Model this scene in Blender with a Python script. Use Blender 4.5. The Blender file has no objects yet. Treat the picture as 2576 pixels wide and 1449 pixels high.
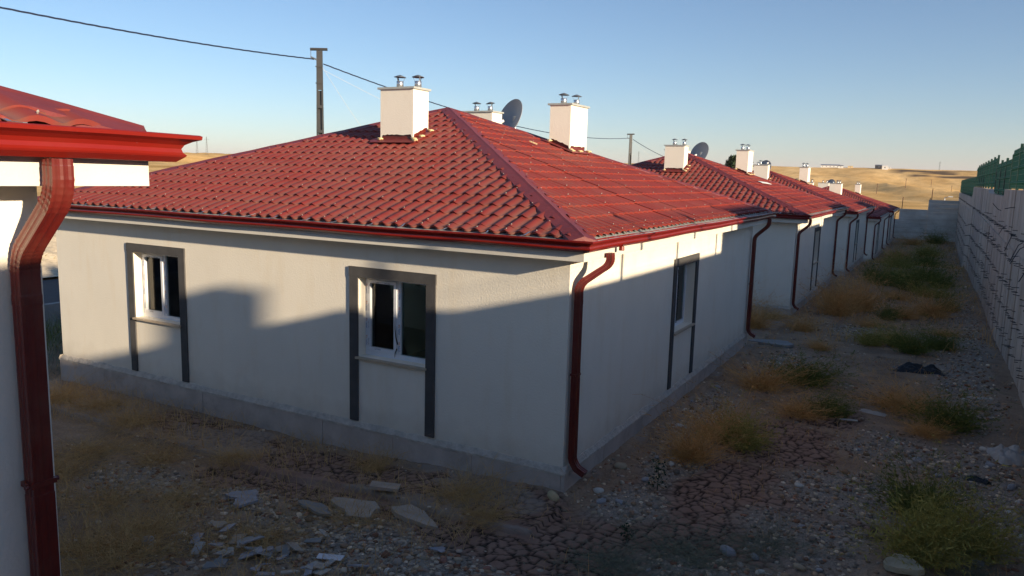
import bpy, bmesh, math, random
import numpy as np
from mathutils import Vector, Matrix
R = math.radians
random.seed(7); rng = np.random.default_rng(7)
S = bpy.context.scene
COL = S.collection

# ------------------------------------------------------------------ camera
F_PX, YAW, PITCH, ROLL = 1934.1467, -0.5023, 0.1471, 0.0270
CAM = Vector((3.5872, -7.8853, 3.4321))
fw = Vector((math.sin(YAW)*math.cos(PITCH), math.cos(YAW)*math.cos(PITCH), -math.sin(PITCH)))
rt = Vector((math.cos(YAW), -math.sin(YAW), 0)); up = rt.cross(fw)
rt, up = math.cos(ROLL)*rt + math.sin(ROLL)*up, -math.sin(ROLL)*rt + math.cos(ROLL)*up
cd = bpy.data.cameras.new("camera"); cam = bpy.data.objects.new("camera", cd); COL.objects.link(cam)
cam.matrix_world = Matrix(((rt.x, up.x, -fw.x, CAM.x), (rt.y, up.y, -fw.y, CAM.y), (rt.z, up.z, -fw.z, CAM.z), (0, 0, 0, 1)))
cd.sensor_width = 36; cd.lens = F_PX/2576*36; cd.clip_start = .05; cd.clip_end = 40000
S.camera = cam

# ------------------------------------------------------------------ light
SUNV = Vector((.931, -.273, .240)).normalized()
EL = math.asin(SUNV.z); AZ = math.atan2(SUNV.x, SUNV.y)
W = bpy.data.worlds.new("World"); S.world = W; W.use_nodes = True
nt = W.node_tree; nt.nodes.clear()
sky = nt.nodes.new("ShaderNodeTexSky"); sky.sky_type = 'NISHITA'; sky.sun_disc = False
sky.sun_elevation = EL; sky.sun_rotation = AZ; sky.altitude = 900
sky.air_density = 1.0; sky.dust_density = 0.4; sky.ozone_density = 3.3
bg = nt.nodes.new("ShaderNodeBackground"); bg.inputs[1].default_value = 0.065
wo = nt.nodes.new("ShaderNodeOutputWorld")
nt.links.new(sky.outputs[0], bg.inputs[0]); nt.links.new(bg.outputs[0], wo.inputs[0])
sl = bpy.data.lights.new("sun", 'SUN'); sl.energy = 3.8; sl.angle = R(.9); sl.color = (1, .82, .58)
so = bpy.data.objects.new("sun", sl); COL.objects.link(so)
so.rotation_euler = SUNV.to_track_quat('Z', 'Y').to_euler(); so.location = (30, -10, 12)
S.view_settings.view_transform = 'Standard'; S.view_settings.look = 'None'
S.view_settings.gamma = 1; S.view_settings.exposure = 1.2
S.view_settings.use_curve_mapping = False
S.render.engine = 'CYCLES'
S.cycles.max_bounces = 6; S.cycles.diffuse_bounces = 4; S.cycles.glossy_bounces = 3
S.cycles.transparent_max_bounces = 12; S.cycles.use_denoising = True

# ------------------------------------------------------------------ materials
def mat(name, base, rough=.8, vary=.15, scale=3., bump=.0, bscale=60., metal=0., spec=.5, base2=None, detail=6., fine=None, coat=0.):
    m = bpy.data.materials.new(name); m.use_nodes = True
    n = m.node_tree.nodes; l = m.node_tree.links
    b = n["Principled BSDF"]
    tc = n.new("ShaderNodeTexCoord")
    no = n.new("ShaderNodeTexNoise"); no.inputs["Scale"].default_value = scale; no.inputs["Detail"].default_value = detail
    no.inputs["Roughness"].default_value = .6
    l.new(tc.outputs["Object"], no.inputs["Vector"])
    cr = n.new("ShaderNodeValToRGB"); cr.color_ramp.elements[0].position = .3; cr.color_ramp.elements[1].position = .7
    c = Vector(base)
    lo = [max(0, x*(1-vary)) for x in base]; hi = [min(1, x*(1+vary)) for x in base]
    if base2: hi = list(base2)
    cr.color_ramp.elements[0].color = (*lo, 1); cr.color_ramp.elements[1].color = (*hi, 1)
    l.new(no.outputs[0], cr.inputs[0]); l.new(cr.outputs[0], b.inputs["Base Color"])
    b.inputs["Roughness"].default_value = rough; b.inputs["Metallic"].default_value = metal
    b.inputs["Specular IOR Level"].default_value = spec
    b.inputs["Coat Weight"].default_value = coat
    if bump:
        nb = n.new("ShaderNodeTexNoise"); nb.inputs["Scale"].default_value = bscale; nb.inputs["Detail"].default_value = 5
        l.new(tc.outputs["Object"], nb.inputs["Vector"])
        bp = n.new("ShaderNodeBump"); bp.inputs["Strength"].default_value = 1.0; bp.inputs["Distance"].default_value = bump
        l.new(nb.outputs[0], bp.inputs["Height"]); l.new(bp.outputs[0], b.inputs["Normal"])
    m["_c"] = 1
    return m
def nodes(m): return m.node_tree.nodes, m.node_tree.links, m.node_tree.nodes["Principled BSDF"]

M = {}
M['stucco'] = mat("cream_stucco", (.86, .805, .70), .92, .03, 1.3, .0035, 42, spec=.2)
def add_stains(m, amt=.75, zscale=.35):
    n, l, b = nodes(m)
    src = b.inputs["Base Color"].links[0].from_socket
    tc = n.new("ShaderNodeTexCoord"); mp = n.new("ShaderNodeMapping"); mp.inputs["Scale"].default_value = (2.2, 2.2, zscale)
    no = n.new("ShaderNodeTexNoise"); no.inputs["Scale"].default_value = 1.6; no.inputs["Detail"].default_value = 8; no.inputs["Roughness"].default_value = .65
    cr = n.new("ShaderNodeValToRGB"); cr.color_ramp.elements[0].position = .52; cr.color_ramp.elements[1].position = .8
    mx = n.new("ShaderNodeMix"); mx.data_type = 'RGBA'; mx.blend_type = 'MULTIPLY'
    mx.inputs[7].default_value = (amt, amt*.96, amt*.9, 1)
    l.new(tc.outputs["Object"], mp.inputs[0]); l.new(mp.outputs[0], no.inputs["Vector"]); l.new(no.outputs[0], cr.inputs[0])
    l.new(cr.outputs[0], mx.inputs[0]); l.new(src, mx.inputs[6]); l.new(mx.outputs[2], b.inputs["Base Color"])
add_stains(M['stucco'], .95, .5)
M['eave'] = mat("eave_stucco", (.70, .67, .60), .9, .04, 2, .0015, 60, spec=.2)
M['trim'] = mat("charcoal_trim_paint", (.085, .082, .082), .8, .15, 5, .002, 50, spec=.3)
M['plinth'] = mat("grey_render_plinth", (.54, .47, .42), .95, .16, 2.2, .003, 40, spec=.15); add_stains(M['plinth'], .7, 2)
M['ledge'] = mat("mortar_ledge", (.55, .50, .44), .95, .2, 9, .02, 30, spec=.1)
M['red'] = mat("red_roof_paint", (.238, .031, .024), .55, .16, 2.5, 0, spec=.25)
def dusty(m, col, sc, lo, hi, f):
    n, l, b = nodes(m); src = b.inputs["Base Color"].links[0].from_socket
    tc = n.new("ShaderNodeTexCoord"); no = n.new("ShaderNodeTexNoise"); no.inputs["Scale"].default_value = sc; no.inputs["Detail"].default_value = 9; no.inputs["Roughness"].default_value = .7
    l.new(tc.outputs["Object"], no.inputs["Vector"])
    mr = n.new("ShaderNodeMapRange"); mr.inputs[1].default_value = lo; mr.inputs[2].default_value = hi; mr.inputs[3].default_value = 0; mr.inputs[4].default_value = f
    mx = n.new("ShaderNodeMix"); mx.data_type = 'RGBA'; mx.inputs[7].default_value = (*col, 1)
    l.new(no.outputs[0], mr.inputs[0]); l.new(mr.outputs[0], mx.inputs[0]); l.new(src, mx.inputs[6]); l.new(mx.outputs[2], b.inputs["Base Color"])
def dust_and_skylight(m):      # trough dust, its grey also standing in for skylight on shaded wave flanks
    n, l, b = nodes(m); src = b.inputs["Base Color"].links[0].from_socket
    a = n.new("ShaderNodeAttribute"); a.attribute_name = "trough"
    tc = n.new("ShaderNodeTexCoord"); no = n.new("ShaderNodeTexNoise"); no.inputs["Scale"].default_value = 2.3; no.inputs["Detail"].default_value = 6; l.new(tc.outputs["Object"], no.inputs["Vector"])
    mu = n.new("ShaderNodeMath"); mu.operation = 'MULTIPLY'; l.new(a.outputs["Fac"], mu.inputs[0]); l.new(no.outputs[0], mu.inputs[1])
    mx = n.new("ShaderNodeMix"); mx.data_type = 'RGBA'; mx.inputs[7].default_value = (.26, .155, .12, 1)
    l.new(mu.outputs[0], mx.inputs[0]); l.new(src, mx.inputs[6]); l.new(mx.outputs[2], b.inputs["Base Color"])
dust_and_skylight(M['red'])
dusty(M['red'], (.22, .10, .08), 1.1, .42, .75, .35)
M['cap'] = mat("maroon_ridge_paint", (.19, .034, .034), .5, .12, 4, .006, 12, spec=.4)
M['gutter'] = mat("red_gutter_paint", (.215, .013, .008), .28, .08, 3, 0, spec=.5)
M['pipe'] = mat("dark_red_pipe_paint", (.13, .014, .011), .30, .12, 3, 0, spec=.5)
M['flash'] = mat("grey_zinc_flashing", (.42, .44, .42), .55, .12, 8, .004, 20, metal=.15)
M['zinc'] = mat("galvanised_steel", (.62, .63, .65), .32, .1, 6, 0, metal=.9)
M['zincdark'] = mat("weathered_steel_hood", (.22, .24, .27), .5, .15, 6, 0, metal=.7)
M['pvc'] = mat("white_pvc", (.74, .76, .80), .35, .03, 5, 0)
M['sill'] = mat("beige_marble_sill", (.52, .42, .31), .5, .1, 8, .002, 30)
M['ink'] = mat("blue_ink", (.05, .14, .35), .6, .05); M['inko'] = mat("orange_ink", (.65, .22, .08), .6, .05); M['inkg'] = mat("grey_ink", (.18, .2, .24), .6, .05)
M['dark'] = mat("interior_plaster", (.60, .66, .56), .9, .05)
M['floor'] = mat("interior_floor", (.12, .11, .10), .9, .1)
M['foam'] = mat("expanding_foam", (.72, .55, .30), .8, .2, 12, .02, 30)
M['dish'] = mat("grey_dish_paint", (.33, .34, .36), .5, .05, 4)
M['white'] = mat("white_paint", (.78, .78, .76), .5, .04, 5)
M['black'] = mat("black_plastic", (.012, .012, .014), .35, .3, 20, .01, 15)
M['screw'] = mat("screw_head", (.40, .36, .32), .5, .1, metal=.2)
dusty(M['pipe'], (.20, .09, .06), 2.5, .45, .8, .5); dusty(M['gutter'], (.22, .08, .05), 2.2, .5, .8, .25)
M['steel'] = mat("painted_steel_pole", (.05, .05, .052), .5, .15, 2, metal=.3)
M['cable'] = mat("dark_cable", (.012, .02, .05), .5, .1); M['rope'] = mat("white_wire", (.6, .58, .55), .6, .1)
M['rebar'] = mat("dark_rebar", (.018, .018, .028), .6, .3, 30)
M['green'] = mat("green_fence_coating", (.03, .17, .095), .4, .15, 3); M['greend'] = mat("dark_green_post", (.012, .05, .035), .45, .15, 3)
M['rust'] = mat("rusty_post", (.12, .05, .03), .85, .3, 10)
M['asphalt'] = mat("asphalt", (.055, .058, .066), .9, .15, 3, .01, 60)
M['kerb'] = mat("grey_kerb_concrete", (.28, .27, .26), .9, .15, 4, .005, 40)
M['paper'] = mat("plastic_sheeting", (.44, .41, .37), .5, .1, 8, .01, 14)
M['tile'] = mat("broken_grey_tile", (.32, .33, .38), .5, .25, 5, .003, 30)
M['tan'] = mat("dusty_paving_slab", (.46, .38, .31), .9, .15, 6, .01, 40)
M['marble'] = mat("pale_stone_slab", (.50, .46, .34), .8, .2, 6, .02, 14)
M['bark'] = mat("dark_foliage", (.03, .055, .02), .9, .3, 8)
M['leaf'] = mat("dark_leaf", (.025, .05, .022), .7, .4, 12)

# concrete wall: stained, form-board stripes by wide vertical noise
def concrete(name, base, vscale, hscale):
    m = mat(name, base, .92, .12, 1.2, .003, 30, spec=.2)
    n, l, b = nodes(m); src = b.inputs["Base Color"].links[0].from_socket
    tc = n.new("ShaderNodeTexCoord"); mp = n.new("ShaderNodeMapping"); mp.inputs["Scale"].default_value = (hscale, hscale, vscale)
    no = n.new("ShaderNodeTexNoise"); no.inputs["Scale"].default_value = 1; no.inputs["Detail"].default_value = 7; no.inputs["Roughness"].default_value = .6
    cr = n.new("ShaderNodeValToRGB"); e = cr.color_ramp.elements
    e[0].position = .32; e[0].color = (.66, .59, .54, 1); e[1].position = .66; e[1].color = (1, 1, 1, 1)
    mx = n.new("ShaderNodeMix"); mx.data_type = 'RGBA'; mx.blend_type = 'MULTIPLY'; mx.inputs[0].default_value = .9
    l.new(tc.outputs["Object"], mp.inputs[0]); l.new(mp.outputs[0], no.inputs["Vector"]); l.new(no.outputs[0], cr.inputs[0])
    l.new(src, mx.inputs[6]); l.new(cr.outputs[0], mx.inputs[7]); l.new(mx.outputs[2], b.inputs["Base Color"])
    return m
M['conc'] = concrete("board_marked_concrete", (.58, .49, .42), .25, 1.4)
M['conc2'] = concrete("grey_end_wall_concrete", (.66, .66, .62), 2.4, .35)

# mud splash near the foot of the walls (height above the plinth in object space)
def splash(m):
    n, l, b = nodes(m); src = b.inputs["Base Color"].links[0].from_socket
    tc = n.new("ShaderNodeTexCoord"); sx = n.new("ShaderNodeSeparateXYZ"); l.new(tc.outputs["Object"], sx.inputs[0])
    no = n.new("ShaderNodeTexNoise"); no.inputs["Scale"].default_value = 3.5; no.inputs["Detail"].default_value = 8; l.new(tc.outputs["Object"], no.inputs["Vector"])
    ad = n.new("ShaderNodeMath"); ad.operation = 'MULTIPLY_ADD'; l.new(no.outputs[0], ad.inputs[0]); ad.inputs[1].default_value = -.55; l.new(sx.outputs[2], ad.inputs[2])
    mr = n.new("ShaderNodeMapRange"); l.new(ad.outputs[0], mr.inputs[0]); mr.inputs[1].default_value = -.30; mr.inputs[2].default_value = .05; mr.inputs[3].default_value = .35; mr.inputs[4].default_value = 0
    mx = n.new("ShaderNodeMix"); mx.data_type = 'RGBA'; mx.inputs[7].default_value = (.50, .42, .33, 1)
    l.new(mr.outputs[0], mx.inputs[0]); l.new(src, mx.inputs[6]); l.new(mx.outputs[2], b.inputs["Base Color"])
splash(M['stucco'])
# glass
def glassmat():
    m = bpy.data.materials.new("window_glass"); m.use_nodes = True
    n = m.node_tree.nodes; l = m.node_tree.links; n.clear()
    o = n.new("ShaderNodeOutputMaterial"); mx = n.new("ShaderNodeMixShader"); t = n.new("ShaderNodeBsdfTransparent"); g = n.new("ShaderNodeBsdfGlossy")
    t.inputs[0].default_value = (.62, .76, .68, 1); g.inputs[1].default_value = .02
    fr = n.new("ShaderNodeFresnel"); fr.inputs[0].default_value = 1.6
    l.new(fr.outputs[0], mx.inputs[0]); l.new(t.outputs[0], mx.inputs[1]); l.new(g.outputs[0], mx.inputs[2]); l.new(mx.outputs[0], o.inputs[0])
    return m
M['glass'] = glassmat()

# yard ground: zones come from vertex attributes (mud, gravel, slab)
def groundmat():
    m = bpy.data.materials.new("yard_soil"); m.use_nodes = True
    n, l, b = nodes(m); b.inputs["Roughness"].default_value = .97; b.inputs["Specular IOR Level"].default_value = .1
    geo = n.new("ShaderNodeNewGeometry")
    def noise(sc, det=6, rough=.6):
        x = n.new("ShaderNodeTexNoise"); x.inputs["Scale"].default_value = sc; x.inputs["Detail"].default_value = det; x.inputs["Roughness"].default_value = rough
        l.new(geo.outputs["Position"], x.inputs["Vector"]); return x.outputs[0]
    def ramp(s, p0, c0, p1, c1):
        r = n.new("ShaderNodeValToRGB"); e = r.color_ramp.elements; e[0].position = p0; e[1].position = p1; e[0].color = (*c0, 1); e[1].color = (*c1, 1)
        l.new(s, r.inputs[0]); return r.outputs[0]
    def mix(f, a, c, mode='MIX'):
        x = n.new("ShaderNodeMix"); x.data_type = 'RGBA'; x.blend_type = mode
        if isinstance(f, float): x.inputs[0].default_value = f
        else: l.new(f, x.inputs[0])
        for s, i in ((a, 6), (c, 7)):
            if isinstance(s, tuple): x.inputs[i].default_value = (*s, 1)
            else: l.new(s, x.inputs[i])
        return x.outputs[2]
    def attr(nm):
        a = n.new("ShaderNodeAttribute"); a.attribute_name = nm; return a.outputs["Fac"]
    soil = ramp(noise(1.7), .35, (.31, .22, .155), .65, (.47, .35, .25))
    soil = mix(.5, soil, ramp(noise(38, 4), .35, (.5, .45, .42), .7, (1.15, 1.1, 1.05)), 'MULTIPLY')
    mud = ramp(noise(3.1), .3, (.29, .175, .13), .7, (.40, .265, .20))
    grav = ramp(noise(55, 3, .7), .35, (.22, .19, .16), .68, (.50, .44, .37))
    c = mix(attr("mud"), soil, mud); c = mix(attr("gravel"), c, grav); c = mix(attr("slab"), c, ramp(noise(9), .3, (.33, .265, .22), .7, (.42, .35, .29)))
    c = mix(attr("crack"), c, (.050, .034, .026))
    l.new(c, b.inputs["Base Color"])
    bp = n.new("ShaderNodeBump"); bp.inputs["Distance"].default_value = .018; bp.inputs["Strength"].default_value = .9
    l.new(noise(42, 5, .7), bp.inputs["Height"]); l.new(bp.outputs[0], b.inputs["Normal"])
    return m
M['ground'] = groundmat()

def fieldmat():
    m = bpy.data.materials.new("dry_field"); m.use_nodes = True
    n, l, b = nodes(m); b.inputs["Roughness"].default_value = 1; b.inputs["Specular IOR Level"].default_value = 0
    geo = n.new("ShaderNodeNewGeometry")
    def noise(sc, det, scl=(1, 1, 1)):
        mp = n.new("ShaderNodeMapping"); mp.inputs["Scale"].default_value = scl; l.new(geo.outputs["Position"], mp.inputs[0])
        x = n.new("ShaderNodeTexNoise"); x.inputs["Scale"].default_value = sc; x.inputs["Detail"].default_value = det; x.inputs["Roughness"].default_value = .65
        l.new(mp.outputs[0], x.inputs["Vector"]); return x.outputs[0]
    def ramp(s, p0, c0, p1, c1):
        r = n.new("ShaderNodeValToRGB"); e = r.color_ramp.elements; e[0].position = p0; e[1].position = p1; e[0].color = (*c0, 1); e[1].color = (*c1, 1)
        l.new(s, r.inputs[0]); return r.outputs[0]
    a = ramp(noise(.012, 8, (1, .35, 1)), .38, (.66, .41, .155), .62, (.90, .62, .29))
    c = ramp(noise(.11, 8, (.6, .25, 1)), .35, (.72, .70, .66), .65, (1.15, 1.15, 1.15))
    x = n.new("ShaderNodeMix"); x.data_type = 'RGBA'; x.blend_type = 'MULTIPLY'; x.inputs[0].default_value = .9
    l.new(a, x.inputs[6]); l.new(c, x.inputs[7])
    d = ramp(noise(1.3, 5), .35, (.78, .76, .72), .65, (1.12, 1.1, 1.1))
    z = n.new("ShaderNodeMix"); z.data_type = 'RGBA'; z.blend_type = 'MULTIPLY'; z.inputs[0].default_value = .8
    l.new(x.outputs[2], z.inputs[6]); l.new(d, z.inputs[7])
    at = n.new("ShaderNodeAttribute"); at.attribute_name = "scrub"
    y = n.new("ShaderNodeMix"); y.data_type = 'RGBA'; l.new(at.outputs["Fac"], y.inputs[0]); l.new(z.outputs[2], y.inputs[6]); y.inputs[7].default_value = (.12, .085, .055, 1)
    l.new(y.outputs[2], b.inputs["Base Color"])
    return m
M['field'] = fieldmat()
M['bank'] = mat("chalk_rubble", (.62, .52, .38), .95, .2, 5, .03, 10, spec=.1)
M['mount'] = mat("far_mountain", (.30, .24, .22), 1, .3, .002, 0, spec=0)

def attrmat(name, rough=.9):
    m = bpy.data.materials.new(name); m.use_nodes = True
    n, l, b = nodes(m); a = n.new("ShaderNodeAttribute"); a.attribute_name = "tint"
    l.new(a.outputs["Color"], b.inputs["Base Color"]); b.inputs["Roughness"].default_value = rough; b.inputs["Specular IOR Level"].default_value = .2
    return m
M['stones'] = attrmat("mixed_stone")
def plantmat(name, c0, c1):
    m = mat(name, c0, .95, 0, 9, base2=c1, spec=.1); return m
M['dry'] = plantmat("dry_orange_stems", (.54, .28, .095), (.80, .50, .21))
M['straw'] = plantmat("pale_straw_stems", (.44, .27, .105), (.72, .48, .22))
M['grn'] = plantmat("green_stems", (.11, .145, .035), (.23, .24, .065))
M['oliv'] = plantmat("olive_stems", (.29, .27, .065), (.50, .42, .13))
M['gry'] = plantmat("grey_green_stems", (.15, .16, .11), (.28, .28, .20))

# ------------------------------------------------------------------ mesh helpers
class MB:
    def __init__(s): s.v = []; s.f = []
    def box(s, x0, x1, y0, y1, z0, z1):
        b = len(s.v)
        s.v += [(x, y, z) for z in (z0, z1) for y in (y0, y1) for x in (x0, x1)]
        s.f += [tuple(b+i for i in q) for q in ((0, 2, 3, 1), (4, 5, 7, 6), (0, 1, 5, 4), (2, 6, 7, 3), (0, 4, 6, 2), (1, 3, 7, 5))]
        return s
    def poly(s, pts, d=None):
        b = len(s.v); s.v += [tuple(p) for p in pts]; s.f.append(tuple(range(b, b+len(pts)))); return s
    def slab(s, pts, th):       # polygon outline (3D, roughly planar) with thickness downward
        b = len(s.v); k = len(pts)
        s.v += [tuple(p) for p in pts] + [(p[0], p[1], p[2]-th) for p in pts]
        s.f.append(tuple(range(b, b+k))); s.f.append(tuple(range(b+2*k-1, b+k-1, -1)))
        for i in range(k): j = (i+1) % k; s.f.append((b+i, b+k+i, b+k+j, b+j))
        return s
    def tube(s, pts, r, n=6, cap=True):
        pts = [Vector(p) for p in pts]; rings = []; ref = None
        rr = r if isinstance(r, (list, tuple)) else [r]*len(pts)
        for i, p in enumerate(pts):
            t = (pts[min(i+1, len(pts)-1)] - pts[max(i-1, 0)]).normalized()
            if ref is None: ref = t.orthogonal().normalized()
            a = (ref - t*ref.dot(t)).normalized(); ref = a; c = t.cross(a)
            b = len(s.v)
            s.v += [tuple(p + rr[i]*(math.cos(2*math.pi*k/n)*a + math.sin(2*math.pi*k/n)*c)) for k in range(n)]
            rings.append(b)
        for i in range(len(rings)-1):
            for k in range(n):
                k2 = (k+1) % n; s.f.append((rings[i]+k, rings[i]+k2, rings[i+1]+k2, rings[i+1]+k))
        if cap: s.f.append(tuple(rings[0]+k for k in reversed(range(n)))); s.f.append(tuple(rings[-1]+k for k in range(n)))
        return s
    def sweep(s, path, sec, side):  # section (a along side, b along normal)
        path = [Vector(p) for p in path]; side = Vector(side); rings = []
        for i, item in enumerate(path):
            t = (path[min(i+1, len(path)-1)] - path[max(i-1, 0)]).normalized()
            sd = (side - t*side.dot(t)).normalized(); nn = t.cross(sd)
            sc = sec[i] if isinstance(sec[0], list) else sec
            b = len(s.v); s.v += [tuple(item + a*sd + c*nn) for a, c in sc]; rings.append((b, len(sc)))
        k = rings[0][1]
        for (b0, _), (b1, _) in zip(rings, rings[1:]):
            for i in range(k): j = (i+1) % k; s.f.append((b0+i, b0+j, b1+j, b1+i))
        s.f.append(tuple(rings[0][0]+i for i in reversed(range(k)))); s.f.append(tuple(rings[-1][0]+i for i in range(k)))
        return s
    def lathe(s, prof, c, n=20, axis=None):
        c = Vector(c); q = axis.to_track_quat('Z', 'Y') if axis else None
        rings = []
        for r, z in prof:
            b = len(s.v)
            for k in range(n):
                p = Vector((r*math.cos(2*math.pi*k/n), r*math.sin(2*math.pi*k/n), z))
                if q: p = q @ p
                s.v.append(tuple(c+p))
            rings.append(b)
        for b0, b1 in zip(rings, rings[1:]):
            for k in range(n): k2 = (k+1) % n; s.f.append((b0+k, b0+k2, b1+k2, b1+k))
        return s
    def mesh(s, name, m, smooth=False):
        me = bpy.data.meshes.new(name); me.from_pydata(s.v, [], s.f)
        me.materials.append(m); me.validate(); me.update()
        if smooth: me.shade_smooth()
        return me
    def build(s, name, m, parent=None, smooth=False, fix=True):
        me = s.mesh(name, m, smooth)
        if fix:
            bm = bmesh.new(); bm.from_mesh(me); bmesh.ops.recalc_face_normals(bm, faces=bm.faces); bm.to_mesh(me); bm.free()
            if smooth: me.shade_smooth()
        return link(name, me, parent)
def link(name, me, parent=None):
    o = bpy.data.objects.new(name, me); COL.objects.link(o)
    if parent: o.parent = parent
    return o
def empty(name, loc=(0, 0, 0), rz=0, parent=None):
    o = bpy.data.objects.new(name, None); COL.objects.link(o); o.location = loc; o.rotation_euler[2] = rz; o.empty_display_size = .2
    if parent: o.parent = parent
    return o
def tag(o, label, cat, group=None, kind=None):
    o['label'] = label; o['category'] = cat
    if group: o['group'] = group
    if kind: o['kind'] = kind
    return o
def struct(o): o['kind'] = 'structure'; return o
def copy_tree(o, parent=None):
    c = o.copy(); COL.objects.link(c); c.parent = parent
    for ch in list(kids.get(o.name, [])): copy_tree(ch, c)
    return c
kids = {}
def index_kids():
    kids.clear()
    for o in bpy.data.objects:
        if o.parent: kids.setdefault(o.parent.name, []).append(o)
def setattr_float(me, name, arr):
    a = me.attributes.new(name, 'FLOAT', 'POINT'); a.data.foreach_set('value', np.ascontiguousarray(arr, dtype=np.float32))
def np_mesh(name, V, Fq, m, smooth=True):
    me = bpy.data.meshes.new(name); me.vertices.add(len(V)); me.vertices.foreach_set('co', np.ascontiguousarray(V, dtype=np.float32).ravel())
    k = Fq.shape[1]; me.loops.add(Fq.size); me.loops.foreach_set('vertex_index', Fq.ravel().astype(np.int32))
    me.polygons.add(len(Fq)); me.polygons.foreach_set('loop_start', (np.arange(len(Fq))*k).astype(np.int32)); me.polygons.foreach_set('loop_total', np.full(len(Fq), k, dtype=np.int32))
    me.materials.append(m); me.update(calc_edges=True); me.validate()
    if smooth: me.shade_smooth()
    return me
def grid_faces(nx, ny):
    i = np.arange(nx-1)[None, :] + np.arange(ny-1)[:, None]*nx
    i = i.ravel(); return np.stack([i, i+1, i+1+nx, i+nx], 1)

# numpy noise
def vnoise(x, y, seed=0):
    xi = np.floor(x).astype(np.int64); yi = np.floor(y).astype(np.int64); fx = x-xi; fy = y-yi
    fx = fx*fx*(3-2*fx); fy = fy*fy*(3-2*fy)
    def h(a, b):
        n = (a*374761393 + b*668265263 + seed*1442695041) & 0x7fffffff
        n = ((n ^ (n >> 13))*1274126177) & 0x7fffffff
        return ((n ^ (n >> 16)) & 0xffff)/65535.
    return (h(xi, yi)*(1-fx)+h(xi+1, yi)*fx)*(1-fy)+(h(xi, yi+1)*(1-fx)+h(xi+1, yi+1)*fx)*fy
def fbm(x, y, o=4, seed=0):
    a = 0; s = 0; w = 1.
    for k in range(o): a = a+w*vnoise(x*2**k+17.3*k, y*2**k-9.1*k, seed+k); s += w; w *= .5
    return a/s
def voro(x, y, seed=0, jit=.95):
    xi = np.floor(x).astype(np.int64); yi = np.floor(y).astype(np.int64)
    f1 = np.full(x.shape, 9.); f2 = np.full(x.shape, 9.); idv = np.zeros(x.shape)
    for dx in (-1, 0, 1):
        for dy in (-1, 0, 1):
            a = xi+dx; b = yi+dy
            def h(s):
                n = (a*374761393 + b*668265263 + (seed+s)*1442695041) & 0x7fffffff
                n = ((n ^ (n >> 13))*1274126177) & 0x7fffffff
                return ((n ^ (n >> 16)) & 0xffff)/65535.
            px = a+.5+(h(1)-.5)*jit; py = b+.5+(h(2)-.5)*jit
            d = np.hypot(x-px, y-py); new = d < f1
            f2 = np.where(new, f1, np.minimum(f2, d)); idv = np.where(new, h(5), idv); f1 = np.where(new, d, f1)
    return f1, f2, idv
def sstep(a, b, x): t = np.clip((x-a)/(b-a), 0, 1); return t*t*(3-2*t)

# ------------------------------------------------------------------ ground
GY = [-30, -12, -6, -3, 0, 10, 16, 26, 30.5, 40, 46.7, 57, 62, 80]
GZ_ = [.5, .3, .05, -.2, -.3, -.33, -.55, -.6, -.85, -1.0, -1.68, -1.72, -1.74, -1.8]
def g0(x, y):
    x = np.asarray(x, float); y = np.asarray(y, float)
    s = sstep(0, 4, -x)
    z = np.interp(y, GY, GZ_) - .15*s
    z = z - .45*sstep(12, 17.5, -x)
    z = z + 1.15*sstep(25, 31, -x) - .5*sstep(31.5, 40, -x)
    return z
def gz(x, y): return float(g0(x, y))
# zones of cracked mud and gravel, in metres
MUD = [(1.6, 1.2, 1.3, 1.3), (1.6, -.3, 1.3, .8), (.9, -1.4, 1.4, .7), (1.9, 3.4, .8, 1.1), (3.0, .8, .5, .4), (-2.6, -.8, 1.6, .62), (-.8, -.65, 1.4, .55), (-3.6, -1.5, .9, .45), (-2.2, -1.45, 1.1, .4), (-5.4, -.6, 1.6, .4), (2.2, 5.2, .7, .8), (.1, -1.5, 1.2, .5), (1.0, 31, 1.2, 2)]
GRV = [(.75, 2.0, .42, 1.6), (.7, .1, .45, .7), (.55, 4.5, .4, 2), (2.9, 1.9, .9, .9), (2.6, .3, .7, .9), (2.2, -1.0, 1.0, .5), (-.6, -2.4, 1.7, .6), (1.0, -2.3, 1.2, .5), (-3.2, -2.0, .6, .3), (-1.6, -2.2, 1.2, .45), (3.4, 4.0, .8, .9), (4.4, 2.8, .6, 2.5), (4.3, 8.5, .7, 4), (1.0, 8, .6, 2), (-4.5, -2.3, 1.0, .6), (4.6, 17, .5, 8), (2.5, 14.7, 1.4, 1.2)]
def zones(x, y):
    wx = x+.5*(fbm(x*1.6, y*1.6, 3, 3)-.5); wy = y+.5*(fbm(x*1.6+9, y*1.6, 3, 5)-.5)
    mud = np.zeros(x.shape); grv = np.zeros(x.shape)
    for cx, cy, rx, ry in MUD: mud = np.maximum(mud, 1-sstep(.75, 1.05, np.hypot((wx-cx)/rx, (wy-cy)/ry)))
    for cx, cy, rx, ry in GRV: grv = np.maximum(grv, 1-sstep(.55, 1.15, np.hypot((wx-cx)/rx, (wy-cy)/ry)))
    mud = mud*(1-.9*grv)
    return mud, grv
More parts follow.
